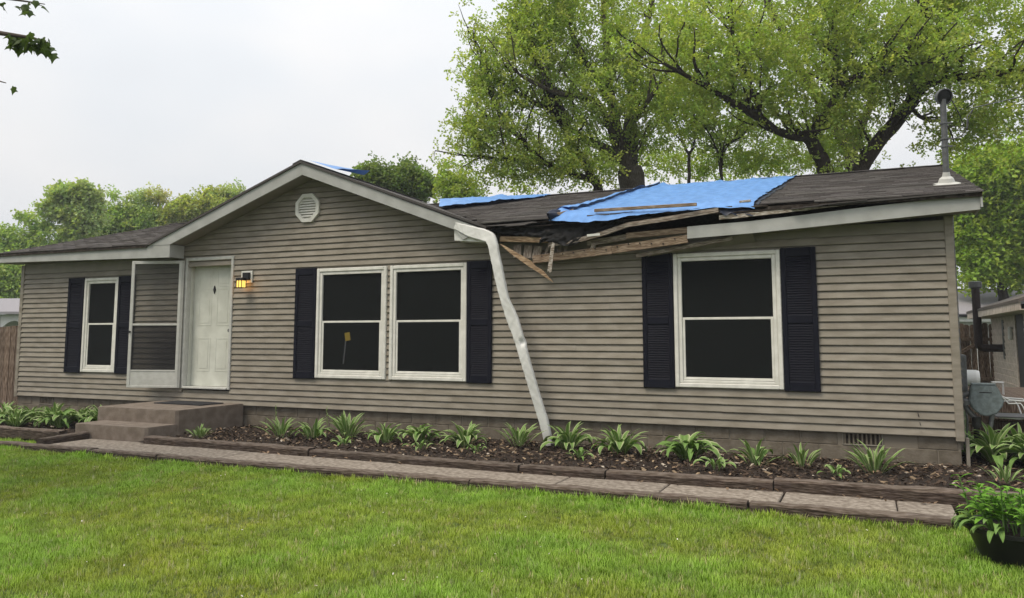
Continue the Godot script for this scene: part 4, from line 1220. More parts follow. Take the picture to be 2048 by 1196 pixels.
func hostas() -> void:
	make_hosta_leaves()
	var list := [
		[-7.42, 1.0, 0.30, 16, "upright young hosta nearest the front steps", 2], [-6.95, 0.92, 0.29, 16, "pale edged hosta second from the front steps", 0], [-6.55, 0.66, 0.34, 26, "tall bushy hosta under the left pane of the paired windows", 2], [-5.84, 0.82, 0.29, 20, "hosta under the gap between the paired windows", 0],
		[-5.42, 0.62, 0.31, 22, "broad hosta under the right pane of the paired windows", 1], [-4.72, 0.72, 0.31, 30, "dense round hosta under the navy shutter left of the fallen trim", 0], [-4.10, 0.45, 0.30, 18, "small spiky hosta just left of the foot of the fallen trim", 2], [-3.42, 0.45, 0.33, 24, "leafy hosta just right of the foot of the fallen trim", 0],
		[-2.74, 0.58, 0.33, 28, "wide hosta with curling leaves left of the right window", 0], [-1.92, 0.70, 0.36, 34, "largest cream edged hosta with broad leaves under the right window", 1], [-1.17, 0.80, 0.29, 18, "loose hosta below the right shutter of the right window", 0], [-0.70, 0.72, 0.25, 14, "smallest hosta left of the foundation vent", 2],
		[0.0, 0.80, 0.30, 26, "striped hosta under the foundation vent near the house corner", 2]]
	for h in list: hosta(h[0], h[1], h[2], h[3], h[4], h[5])
	var sp := hosta(-8.45, 1.42, 0.17, 22, "low bright green tuft of leaves at the right side of the front steps", 2)
	sp.set_meta("category", "plant")
	# the bed left of the steps and the bed round the corner
	var left := [[-14.2, 1.25, "pale edged hosta beside the end of the side fence"], [-13.5, 1.45, "pale edged hosta under the foundation vent left of the front steps"], [-12.9, 1.2, "broad hosta under the left shutter of the narrow window"], [-12.3, 1.42, "pale edged hosta under the narrow window"], [-11.8, 1.1, "broad hosta under the right shutter of the narrow window"], [-11.35, 1.35, "pale edged hosta below the open storm door"], [-10.95, 0.95, "broad hosta touching the left side of the front landing"], [-15.0, 1.4, "pale edged hosta at the far left end of its flower bed"]]
	for i in left.size(): hosta(left[i][0], left[i][1], 0.34, 30, left[i][2], 1 if i % 2 else 0)
	for q in [[-13.85, 0.95, "smaller hosta against the foundation left of the narrow window's left shutter"], [-13.2, 1.0, "smaller hosta right under the left shutter of the narrow window"], [-12.6, 0.95, "smaller hosta tucked against the wall under the narrow window's left jamb"], [-12.05, 1.0, "smaller hosta tucked against the wall under the narrow window's right jamb"], [-11.55, 0.85, "smaller hosta against the wall under the free edge of the storm door"], [-12.0, 1.6, "smaller hosta close to the left bed timber, nearer the steps of two"], [-12.75, 1.65, "smaller hosta close to the left bed timber, farther from the steps of two"], [-11.2, 1.0, "smaller hosta two clumps left of the front landing"]]: hosta(q[0], q[1], 0.3, 20, q[2], 0)
	var right := [[1.22, -0.45, "cream edged hosta right behind the gas meter post"], [1.52, -0.75, "cream edged hosta under the patio chair"], [1.62, -0.2, "low cream edged hosta nearest the right end of the flower bed"], [1.9, -0.6, "cream edged hosta at the far right of the side bed"]]
	for r in right: hosta(r[0], r[1], 0.42, 36, r[2], 0)
	hosta(1.12, 0.95, 0.18, 14, "tiny green hosta in the mulch behind the black planter", 2)
	hosta(0.98, -1.0, 0.36, 10, "broad plain green hosta between the house corner and the gas meter", 1)
	for q in [[-6.2, 1.25, 0.16, "sprout in the mulch in front of the tall bushy hosta"], [-5.1, 1.2, 0.15, "sprout in the mulch in front of the broad hosta"], [-3.05, 1.15, 0.17, "sprout in the mulch right of the foot of the fallen trim"], [-1.5, 1.25, 0.2, "sprout in the mulch beside the largest hosta"], [-0.35, 1.15, 0.16, "sprout in the mulch left of the striped hosta"], [-4.35, 1.15, 0.14, "sprout in the mulch left of the foot of the fallen trim"]]:
		hosta(q[0], q[1], q[2], 8, "low leafy " + q[3], 1)
	# thin flower stalks
	for s in [[-7.55, 0.95, 0.42], [-6.95, 0.6, 0.38]]:
		var t := thing("flower_stalk", "thin weed stalk standing among the hostas " + ("by the front steps" if s[0] < -7 else "under the paired windows"), "weed", Vector3(s[0], 0.05, s[1]))
		var g := Geo.new()
		g.tube([Vector3.ZERO, Vector3(0.01, s[2] * 0.5, 0), Vector3(-0.01, s[2], 0.01)], [0.005, 0.004, 0.003], 5)
		put(t, "stem", g, mat(lin(0.16, 0.2, 0.07), 0.7))
		for i in 12:
			put(t, "leaf", hosta_leaves[2], M.hosta, Transform3D(Basis(Vector3.UP, i * 2.4).scaled(Vector3.ONE * 0.07), Vector3(0, s[2] * (0.35 + 0.055 * i), 0)))

# ------------------------------------------------------------------ right of the house
func right_yard() -> void:
	# gas meter on its riser
	var m := thing("gas_meter", "round faced grey gas meter on a black riser pipe at the house corner", "gas meter", Vector3(1.03, 0.0, -0.5))
	var g := Geo.new()
	var prof := [Vector2(-0.02, 0.88), Vector2(0.22, 0.88), Vector2(0.245, 0.83), Vector2(0.285, 0.72), Vector2(0.27, 0.66), Vector2(0.21, 0.575), Vector2(0.12, 0.545), Vector2(0.05, 0.555), Vector2(-0.02, 0.62), Vector2(-0.055, 0.70), Vector2(-0.035, 0.82)]
	g.prism(prof.map(func(p): return p + Vector2(0.02, 0)), -0.09, 0.06)
	var mid := Vector2(0.115, 0.715)
	g.prism(prof.map(func(p): return mid + (p - mid) * 0.93 + Vector2(0.02, 0)), 0.0601, 0.075)
	put(m, "meter_body", g, M.meter_grey)
	bx(m, "index_slot", Vector3(0.07, 0.80, 0.0752), Vector3(0.19, 0.81, 0.079), M.black)
	bx(m, "meter_top", Vector3(0.0, 0.881, -0.06), Vector3(0.24, 0.905, 0.05), M.meter_grey, 0.01)
	g = Geo.new()
	g.tube([Vector3(0.03, -0.1, 0), Vector3(0.03, 0.44, 0), Vector3(0.035, 0.50, 0)], [0.03, 0.03, 0.045], 12)
	g.tube([Vector3(0.035, 0.42, 0), Vector3(0.035, 0.53, 0)], [0.05, 0.048], 10, true)
	put(m, "riser_pipe", g, M.pipe_black)
	g = Geo.new()
	g.tube([Vector3(0.035, 0.5, 0), Vector3(-0.03, 0.58, 0), Vector3(-0.09, 0.68, 0), Vector3(-0.09, 0.76, 0), Vector3(-0.02, 0.79, 0)], [0.03, 0.03, 0.032, 0.04, 0.03], 10)
	g.lathe([Vector2(0.0, 0.66), Vector2(0.055, 0.66), Vector2(0.06, 0.71), Vector2(0.03, 0.73), Vector2(0.0, 0.73)], 14, Vector3(-0.07, 0, 0.02))
	put(m, "regulator", g, M.grey_metal)
	g = Geo.new()
	g.tube([Vector3(0.19, 0.56, -0.02), Vector3(0.17, 0.42, 0), Vector3(0.12, 0.30, 0.0)], [0.03, 0.02, 0.012], 8)
	put(m, "outlet_pipe", g, M.grey_metal)
	# electric meter box on the end wall
	m = thing("electric_meter", "grey electric meter box with a white domed meter on the end wall", "electric meter", Vector3(0.925, 0.85, -0.9))
	bx(m, "meter_box", Vector3(-0.01, -0.06, -0.14), Vector3(0.10, 0.36, 0.14), M.grey_metal, 0.008)
	g = Geo.new()
	g.lathe([Vector2(0.095, 0.0), Vector2(0.095, 0.10), Vector2(0.085, 0.135), Vector2(0.0, 0.145)], 20)
	put(m, "meter_dome", g, M.plastic, Transform3D(Basis(Vector3.BACK, -PI / 2), Vector3(0.10, 0.09, 0)))
	g = Geo.new()
	g.tube([Vector3(0.035, 0.36, 0), Vector3(0.035, 2.1, 0.0)], [0.03, 0.03], 10)
	put(m, "conduit", g, M.galv)
	g = Geo.new()
	g.tube([Vector3(0.03, -0.06, 0.1), Vector3(0.03, -0.9, 0.1)], [0.014, 0.014], 8)
	g.tube([Vector3(0.06, -0.06, -0.06), Vector3(0.09, -0.4, -0.02), Vector3(0.05, -0.85, 0.02)], [0.01, 0.01, 0.01], 6)
	put(m, "cables", g, M.grey_metal)
	var dp := thing("downspout", "thin tan downspout strip at the foot of the right house corner", "downspout", Vector3(0.905, 0.0, -0.05))
	bx(dp, "spout", Vector3(0.0, -0.02, -0.05), Vector3(0.035, 0.34, 0.02), M.trim_tan, 0.004)
	# wooden deck and its steps beside the end wall
	var d := thing("wooden_deck", "dark wooden deck with plank face beside the house", "deck", Vector3(1.1, 0.0, -1.75))
	for i in 4: board(d, "plank", Vector3(0.0, 0.555 - i * 0.145, 0.0 + R(0, 0.01)), Vector3(4.6, 0.555 - i * 0.145, 0.0), 0.138, 0.03, M.fence[1 if i % 2 else 0])
	for i in 19: board(d, "plank", Vector3(0.0, 0.638, -0.07 - i * 0.145), Vector3(4.6, 0.638, -0.07 - i * 0.145), 0.14, 0.03, M.fence[i % 3], Vector3(0, 0, 1))
	board(d, "tread", Vector3(0.25, 0.42, 0.16), Vector3(4.4, 0.42, 0.16), 0.24, 0.035, M.fence[1], Vector3(0, 0, 1))
	board(d, "riser", Vector3(0.25, 0.20, 0.26), Vector3(4.4, 0.20, 0.26), 0.38, 0.025, M.fence[1])
	# garden chair
	var ch := thing("patio_chair", "white tube framed patio chair with a thin dark seat beside the deck", "chair", Vector3(1.55, 0.05, -1.2))
	g = Geo.new()
	var r := [0.009, 0.009, 0.009, 0.009, 0.009]
	for z in [-0.2, 0.2]:
		g.tube([Vector3(-0.16, 0.68, z), Vector3(-0.08, 0.64, z), Vector3(0.1, 0.63, z), Vector3(0.16, 0.58, z), Vector3(0.2, 0.0, z)], r, 8)
		g.tube([Vector3(-0.16, 0.68, z), Vector3(-0.10, 0.6, z), Vector3(0.02, 0.605, z), Vector3(0.05, 0.55, z), Vector3(0.08, 0.44, z)], r, 8)
		g.tube([Vector3(0.28, 0.95, z), Vector3(0.22, 0.7, z), Vector3(0.16, 0.45, z), Vector3(0.0, 0.43, z), Vector3(-0.2, 0.44, z)], r, 8)
	put(ch, "tube_frame", g, M.plastic)
	g = Geo.new()
	for z in [-0.19, 0.19]: g.tube([Vector3(0.12, 0.44, z), Vector3(0.17, 0.2, z), Vector3(0.21, 0.0, z)], [0.011, 0.011, 0.011], 8)
	put(ch, "legs", g, M.dull)
	bx(ch, "seat", Vector3(-0.24, 0.44, -0.23), Vector3(0.3, 0.458, 0.23), M.dull, 0.006)
	var cr := thing("white_crate", "small white wire stool standing on the deck", "stool", Vector3(1.55, 0.655, -2.6))
	cr.scale = Vector3(0.5, 0.75, 0.5)
	g = Geo.new()
	for x in [-0.12, 0.12]:
		for z in [-0.1, 0.1]: g.tube([Vector3(x, 0, z), Vector3(x, 0.2, z)], [0.012, 0.012], 6)
	put(cr, "legs", g, M.plastic)
	bx(cr, "top", Vector3(-0.14, 0.2, -0.12), Vector3(0.14, 0.225, 0.12), M.plastic, 0.006)
	# little sided shed, its long wall towards the house
	var s := thing("garden_shed", "weathered lap sided shed with a dark doorway behind the deck", "shed", Vector3(3.12, -0.5, -12.3))
	s.scale = Vector3.ONE * 1.3
	bx(s, "wall", Vector3(0.0, 0.0, -2.5), Vector3(2.6, 2.03, 3.2), M.shed[1])
	for i in 15:
		var y := 0.12 + i * 0.125
		for seg in [[-2.5, 0.42], [1.35, 3.2]]:
			board(s, "siding_board", Vector3(-0.014, y + 0.055, seg[0]), Vector3(-0.014, y + 0.055, seg[1]), 0.13, 0.014, M.shed[rng.randi() % 2], Vector3(-0.12, 1, 0), 0.002)
	bx(s, "door_opening", Vector3(-0.012, 0.1, 0.55), Vector3(0.001, 1.98, 1.35), M.black)
	bx(s, "door_trim", Vector3(-0.03, 0.1, 0.43), Vector3(0.001, 2.0, 0.545), M.shed[0])
	bx(s, "window_slit", Vector3(-0.03, 1.05, -1.02), Vector3(0.0, 1.80, -0.84), M.grey_metal)
	bx(s, "wall_lamp", Vector3(-0.09, 1.42, 0.12), Vector3(-0.02, 1.66, 0.22), M.plastic, 0.02)
	g = Geo.new()
	var tilt := Transform3D(Basis(Vector3.UP, PI / 2), Vector3(-0.45, 0, 3.6))
	slab(g, [Vector3(-0.42, 2.02, -3.0), Vector3(-0.42, 2.02, 3.7), Vector3(1.3, 2.62, 3.7), Vector3(1.3, 2.62, -3.0)], 0.05)
	slab(g, [Vector3(3.0, 2.02, -3.0), Vector3(3.0, 2.02, 3.7), Vector3(1.3, 2.62, 3.7), Vector3(1.3, 2.62, -3.0)], 0.05)
	put(s, "roof", g, mat(lin(0.2, 0.17, 0.15), 0.9, M.roof_flat.albedo_texture, Vector3(2, 2, 2)))
	bx(s, "eave_board", Vector3(-0.41, 1.86, -2.95), Vector3(-0.385, 1.975, 3.65), M.shed[0])
	bx(s, "soffit", Vector3(-0.385, 1.86, -2.95), Vector3(0.0, 1.875, 3.65), M.shed[0])
	bx(s, "roof_vent", Vector3(0.45, 2.28, -0.4), Vector3(0.52, 2.62, -0.33), M.dull)
	# stove pipe that elbows out of the shed wall
	var sp := thing("stove_pipe", "rusty brown elbowed stove pipe with a grey cap against the shed", "stove pipe", Vector3(2.57, 1.134, -13.77))
	sp.scale = Vector3.ONE * 1.3
	g = Geo.new()
	var a := []
	for i in 7:
		var t := i / 6.0 * PI / 2
		a.append(Vector3(0.09 - 0.09 * cos(PI / 2 - t), 0.09 - 0.09 * sin(PI / 2 - t), 0))
	g.tube([Vector3(0.46, 0, 0.02)] + [Vector3(0.09, 0, 0), Vector3(0.045, 0.012, 0), Vector3(0.012, 0.045, 0), Vector3(0.0, 0.09, 0)] + [Vector3(0.0, 1.2, 0)], [0.075, 0.075, 0.076, 0.076, 0.075, 0.075], 16)
	put(sp, "pipe", g, M.rust)
	g = Geo.new()
	g.lathe([Vector2(0.075, 1.17), Vector2(0.115, 1.19), Vector2(0.12, 1.30), Vector2(0.09, 1.31), Vector2(0.0, 1.3)], 18)
	put(sp, "cap", g, M.grey_metal)
	# board fence across the back
	var f := thing("board_fence", "brown dog eared board fence behind the shed with a diagonal brace", "fence", Vector3(1.3, -0.1, -15.4))
	for i in 13:
		var x := i * 0.155
		var h := 1.88 + R(-0.03, 0.03)
		g = Geo.new()
		g.prism([Vector2(-0.072, 0), Vector2(0.072, 0), Vector2(0.072, h - 0.045), Vector2(0.035, h), Vector2(-0.035, h), Vector2(-0.072, h - 0.045)], -0.01, 0.01)
		put(f, "fence_board", g, M.fence[rng.randi() % 3], Transform3D(Basis(Vector3.BACK, R(-0.008, 0.008)), Vector3(x, 0, -x * 0.42 + R(-0.004, 0.004))))
	for y in [0.35, 1.45]: board(f, "rail", Vector3(-0.1, y, 0.08), Vector3(1.95, y, -0.74), 0.09, 0.04, M.fence[0])
	board(f, "brace", Vector3(0.9, 1.0, -0.30), Vector3(1.6, 1.42, -0.60), 0.09, 0.03, M.fence[2])
	# neighbour's house
	var n := thing("neighbor_house", "white neighboring house with a pale grey shingle roof beyond the board fence", "house", Vector3(-1.0, -0.1, -27.5), "", 0.42)
	bx(n, "wall", Vector3(0, 0, -7), Vector3(14, 2.45, 0), M.far_white)
	for i in 9: board(n, "siding_board", Vector3(0, 0.15 + i * 0.25, 0.01), Vector3(14, 0.15 + i * 0.25, 0.01), 0.24, 0.02, M.far_white, Vector3(0, 1, -0.06))
	g = Geo.new()
	slab(g, [Vector3(-0.5, 2.5, 0.5), Vector3(14.5, 2.5, 0.5), Vector3(14.5, 3.75, -3.5), Vector3(-0.5, 3.75, -3.5)], 0.08)
	slab(g, [Vector3(-0.5, 2.5, -7.5), Vector3(14.5, 2.5, -7.5), Vector3(14.5, 3.75, -3.5), Vector3(-0.5, 3.75, -3.5)], 0.08)
	put(n, "roof", g, M.far_roof)
	bx(n, "gutter", Vector3(-0.5, 2.36, 0.45), Vector3(14.5, 2.46, 0.58), M.black)
	bx(n, "eave_board", Vector3(-0.5, 2.16, 0.40), Vector3(14.5, 2.355, 0.45), M.far_white)
	bx(n, "ridge_cap", Vector3(-0.5, 3.74, -3.6), Vector3(14.5, 3.79, -3.4), M.lumber_grey)
	for x in [8.05, 8.75]:
		g = Geo.new()
		var sx := -1.0 if x < 8.4 else 1.0
		g.tube([Vector3(x, 3.6, -3.2), Vector3(x, 4.02, -3.2), Vector3(x + sx * 0.05, 4.08, -3.2), Vector3(x + sx * 0.2, 4.07, -3.2), Vector3(x + sx * 0.24, 4.0, -3.2)], [0.05, 0.05, 0.05, 0.05, 0.05], 10, true)
		put(n, "vent_pipe", g, M.far_white)

# ------------------------------------------------------------------ left of the house
func left_yard() -> void:
	var f := thing("side_fence", "tall weathered board fence joining the left end of the house", "fence", Vector3(-14.50, -0.1, -0.35))
	for i in 12:
		var h := 1.72 + R(-0.012, 0.012)
		var g := Geo.new()
		g.box(Vector3(-0.072, 0, -0.01), Vector3(0.072, h, 0.01), 0.003)
		put(f, "fence_board", g, M.fence[[0, 2, 1][i % 3]], Transform3D(Basis(), Vector3(-0.085 - i * 0.152, 0, R(-0.004, 0.004))))
	for y in [0.4, 1.3]: board(f, "rail", Vector3(0, y, -0.035), Vector3(-1.95, y, -0.035), 0.09, 0.04, M.fence[1])
	# far white house with a fretted porch
	var n := thing("porch_house", "white house with a grey roof and fretted porch valance beyond the side fence", "house", Vector3(-25.3, -0.1, -8.5), "", 0.3)
	bx(n, "wall", Vector3(-6, 0, -6), Vector3(1.2, 2.1, -1.4), M.far_white)
	var g := Geo.new()
	slab(g, [Vector3(-6.4, 2.36, 0.3), Vector3(1.6, 2.36, 0.3), Vector3(1.6, 3.0, -3.5), Vector3(-6.4, 3.0, -3.5)], 0.08)
	slab(g, [Vector3(-6.4, 2.36, -7.0), Vector3(1.6, 2.36, -7.0), Vector3(1.6, 3.0, -3.5), Vector3(-6.4, 3.0, -3.5)], 0.08)
	put(n, "roof", g, M.far_roof)
	for k in 7:   # scalloped valance between posts
		var x := -5.6 + k * 1.1
		g = Geo.new()
		var arc := [Vector2(x - 0.55, 2.28), Vector2(x - 0.55, 1.75)]
		for i in 9: arc.append(Vector2(x - 0.5 + i * 0.125, 1.78 + 0.28 * sin(PI * i / 8.0)))
		arc.append(Vector2(x + 0.55, 1.75)); arc.append(Vector2(x + 0.55, 2.28))
		g.prism(arc, 0.0, 0.04)
		put(n, "porch_valance", g, M.far_white)
		bx(n, "porch_post", Vector3(x - 0.6, 0, -0.03), Vector3(x - 0.5, 2.28, 0.07), M.far_white)

func small_things() -> void:
	# black planter at the lawn edge
	var p := thing("black_planter", "wide black plastic planter tub with bright leafy plants on the lawn", "planter", Vector3(0.93, -0.1, 3.42))
	var g := Geo.new()
	g.lathe([Vector2(0.0, 0.0), Vector2(0.27, 0.0), Vector2(0.285, 0.02), Vector2(0.365, 0.215), Vector2(0.385, 0.22), Vector2(0.385, 0.245), Vector2(0.36, 0.245), Vector2(0.34, 0.19), Vector2(0.0, 0.185)], 40)
	put(p, "tub", g, M.pot)
	g = Geo.new()
	g.sheet(14, 14, func(u, v):
		var a: float = TAU * u
		return Vector3(0.345 * v * cos(a), 0.205 + 0.03 * (1 - v) + 0.008 * sin(a * 5 + v * 9), 0.345 * v * sin(a)))
	put(p, "potting_soil", g, M.soil)
	var lf := Geo.new()
	lf.sheet(2, 5, func(u, v):
		var w: float = 0.16 * pow(sin(PI * clampf(v, 0.02, 0.99)), 0.8)
		return Vector3(v, 0.10 * sin(PI * v * 0.8) - 0.25 * v * v + absf(u - 0.5) * 0.1, (0.5 - u) * 2.0 * w), func(u, v): return Color(0.10, 0.24, 0.025).lerp(Color(0.16, 0.32, 0.04), v))
	var lm := lf.mesh()
	for s in 34:
		var a := R(0, TAU)
		var rr := 0.27 * sqrt(rng.randf())
		var base := Vector3(cos(a) * rr - 0.06, 0.21, sin(a) * rr)
		if base.x > 0.10 and base.z > 0.0: base.x -= 0.22
		var h := R(0.14, 0.34)
		var lean := Vector3(base.x * 0.25 + R() * 0.04, h, base.z * 0.25 + R() * 0.04)
		g = Geo.new()
		g.tube([base, base + lean * 0.5 + Vector3(0, 0.03, 0), base + lean], [0.006, 0.005, 0.003], 5)
		var stem := put(p, "stem", g, mat(lin(0.09, 0.17, 0.04), 0.7))
		var n := 9 + rng.randi() % 4
		for i in n:
			var t := lerpf(0.3, 1.0, float(i) / n)
			var sc := R(0.075, 0.125) * (1.15 - 0.4 * t)
			put(stem, "leaf", lm, M.hosta, Transform3D((Basis(Vector3.UP, i * 2.4 + s) * Basis(Vector3.BACK, R(-0.1, 0.7))).scaled_local(Vector3.ONE * sc), base + lean * t + Vector3(0, 0.02, 0)))
	for s in 3:   # drooping leaves over the rim
		for i in 9:
			var a := 2.3 + s * 0.5 + R(-0.2, 0.2)
			put(p, "leaf", hosta_leaves[3], M.hosta, Transform3D((Basis(Vector3.UP, -a + R(-0.9, 0.9)) * Basis(Vector3.BACK, -R(0.1, 0.9))).scaled_local(Vector3(0.2, 0.2, 0.24)), Vector3(cos(a) * 0.3, 0.22, sin(a) * 0.3)))
	# white wood chips and petals scattered on the grass, a few dandelions
	g = Geo.new()
	g.quad(Vector3(-0.5, 0, 0.25), Vector3(0.5, 0.05, 0.2), Vector3(0.45, 0.1, -0.25), Vector3(-0.5, 0.02, -0.2))
	var xf := []
	var cs := []
	for i in 420:
		var s := R(0.008, 0.02)
		xf.append(Transform3D(Basis.from_euler(Vector3(R() * 0.7, R(0, TAU), R() * 0.7)).scaled(Vector3.ONE * s), Vector3(R(-15, 1.5), -0.1 + R(0.035, 0.06), R(2.75, 7.5))))
		cs.append(Color(0.62, 0.58, 0.5) * R(0.6, 1.1) if i % 12 else Color(0.6, 0.5, 0.05))
	copies(self, "litter_on_grass", g.mesh(), M.chip, xf, cs)

# ------------------------------------------------------------------ trees
func trees() -> void:
	leaf_clumps()
	tree("oak_tree", "spreading oak with two dark leaning trunks forking behind the right end of the roof", "oak tree", "trees behind the roof", M.bark, 5, 0.080, 0.100, Color(0.450, 0.540, 0.150), [
		[[Vector3(-0.64, -0.11, -10.87), Vector3(-0.50, 3.22, -10.55), Vector3(-0.46, 4.41, -10.44)], [0.404, 0.356, 0.309]],
		[[Vector3(-0.46, 4.41, -10.44), Vector3(-0.76, 5.33, -10.20), Vector3(-0.95, 5.82, -10.06), Vector3(-1.10, 6.15, -9.96), Vector3(-1.37, 6.08, -9.52), Vector3(-1.71, 6.12, -9.03), Vector3(-1.99, 6.31, -8.56), Vector3(-2.40, 6.49, -8.03), Vector3(-2.75, 6.67, -7.52), Vector3(-3.10, 6.88, -7.12), Vector3(-3.71, 7.18, -6.49)], [0.285, 0.238, 0.214, 0.202, 0.129, 0.115, 0.113, 0.100, 0.088, 0.065, 0.043]],
		[[Vector3(-1.10, 6.15, -9.96), Vector3(-0.84, 6.47, -10.04), Vector3(-0.51, 6.95, -10.13), Vector3(-0.41, 7.30, -10.13), Vector3(-0.45, 7.93, -10.38), Vector3(-0.46, 8.89, -10.60), Vector3(-0.74, 9.82, -10.58), Vector3(-1.15, 11.28, -10.46)], [0.178, 0.166, 0.154, 0.142, 0.109, 0.086, 0.062, 0.037]],
		[[Vector3(-0.41, 7.30, -10.13), Vector3(-0.14, 7.38, -9.91), Vector3(0.50, 7.42, -9.86), Vector3(0.91, 7.47, -9.60), Vector3(1.40, 7.45, -9.49)], [0.107, 0.093, 0.081, 0.068, 0.044]],
		[[Vector3(-0.46, 4.41, -10.44), Vector3(-0.02, 5.37, -10.53), Vector3(0.33, 5.94, -10.62), Vector3(0.79, 6.47, -10.76), Vector3(1.14, 6.94, -10.86), Vector3(1.38, 7.59, -10.90), Vector3(1.66, 8.47, -11.25), Vector3(1.98, 9.09, -11.54), Vector3(2.50, 10.07, -11.99), Vector3(2.99, 11.77, -12.24)], [0.285, 0.238, 0.226, 0.214, 0.202, 0.178, 0.145, 0.122, 0.099, 0.050]],
		[[Vector3(1.34, 7.26, -10.92), Vector3(1.67, 7.32, -10.61), Vector3(2.05, 7.28, -10.35), Vector3(2.77, 7.16, -9.91), Vector3(3.37, 6.92, -9.65), Vector3(4.23, 7.08, -9.47)], [0.131, 0.116, 0.114, 0.098, 0.085, 0.052]],
		[[Vector3(1.63, 8.36, -10.92), Vector3(1.48, 8.81, -10.58), Vector3(1.42, 9.43, -10.26), Vector3(1.27, 10.71, -9.83)], [0.119, 0.106, 0.093, 0.046]],
		[[Vector3(1.15, 6.82, -10.88), Vector3(1.42, 6.47, -10.71), Vector3(1.77, 6.37, -10.54)], [0.071, 0.058, 0.040]],
		[[Vector3(-1.99, 6.31, -8.56), Vector3(-2.20, 7.05, -8.27), Vector3(-2.47, 7.94, -8.05), Vector3(-2.59, 8.73, -7.91)], [0.068, 0.056, 0.045, 0.034]],
	], [
		[Vector3(-2.96, 7.65, -7.65), Vector3(1.34, 1.11, 1.07), 170],
		[Vector3(-1.80, 7.34, -8.64), Vector3(1.25, 1.25, 1.00), 150],
		[Vector3(-0.65, 8.77, -10.19), Vector3(1.45, 1.33, 1.16), 190],
		[Vector3(0.94, 7.86, -10.01), Vector3(1.38, 1.03, 1.10), 190],
		[Vector3(2.40, 8.65, -11.23), Vector3(1.54, 1.31, 1.24), 230],
		[Vector3(3.05, 6.56, -10.10), Vector3(1.42, 0.88, 1.14), 170],
		[Vector3(-0.18, 6.65, -10.31), Vector3(0.95, 0.71, 0.76), 90],
		[Vector3(-1.09, 10.79, -9.44), Vector3(2.38, 1.31, 1.90), 130],
		[Vector3(2.23, 11.15, -11.42), Vector3(2.44, 1.46, 1.95), 130],
		[Vector3(4.41, 8.08, -10.54), Vector3(1.31, 1.75, 1.40), 120],
		[Vector3(1.99, 5.97, -10.47), Vector3(0.80, 0.45, 0.64), 40],
	])
	tree("oak_tree", "pale trunked tall oak standing behind the twin trunked oak", "oak tree", "trees behind the roof", M.bark_pale, 5, 0.080, 0.100, Color(0.450, 0.540, 0.150), [
		[[Vector3(-0.53, -0.11, -17.52), Vector3(-0.24, 6.51, -16.90), Vector3(-0.42, 7.37, -16.72), Vector3(-0.78, 8.22, -16.46), Vector3(-1.45, 9.39, -16.04), Vector3(-1.84, 10.17, -15.77), Vector3(-2.04, 10.95, -15.60), Vector3(-2.38, 11.64, -15.37), Vector3(-2.74, 13.28, -15.03)], [0.344, 0.297, 0.266, 0.250, 0.219, 0.203, 0.172, 0.141, 0.078]],
		[[Vector3(-1.84, 10.14, -15.78), Vector3(-2.36, 10.45, -15.51), Vector3(-2.99, 10.71, -15.20), Vector3(-3.82, 11.41, -14.76)], [0.141, 0.141, 0.109, 0.078]],
		[[Vector3(-0.30, 6.90, -16.83), Vector3(0.07, 7.99, -16.86), Vector3(0.38, 8.77, -16.92), Vector3(0.62, 9.85, -16.90), Vector3(1.23, 10.94, -17.05), Vector3(1.85, 11.87, -17.22), Vector3(2.41, 13.27, -17.31)], [0.203, 0.172, 0.141, 0.125, 0.125, 0.109, 0.062]],
		[[Vector3(0.38, 8.77, -16.92), Vector3(-0.16, 10.01, -16.54), Vector3(-0.25, 11.25, -16.36)], [0.094, 0.094, 0.078]],
	], [
		[Vector3(-2.15, 11.45, -16.04), Vector3(2.07, 1.75, 1.66), 150],
		[Vector3(0.45, 10.94, -16.70), Vector3(2.03, 1.72, 1.62), 150],
		[Vector3(-0.46, 7.68, -18.87), Vector3(1.18, 0.76, 0.95), 90],
		[Vector3(-1.84, 7.84, -18.24), Vector3(1.18, 0.84, 0.95), 90],
		[Vector3(-3.83, 8.09, -18.43), Vector3(1.58, 0.88, 1.26), 110],
		[Vector3(-0.87, 13.59, -15.82), Vector3(3.59, 1.72, 2.88), 90],
	])
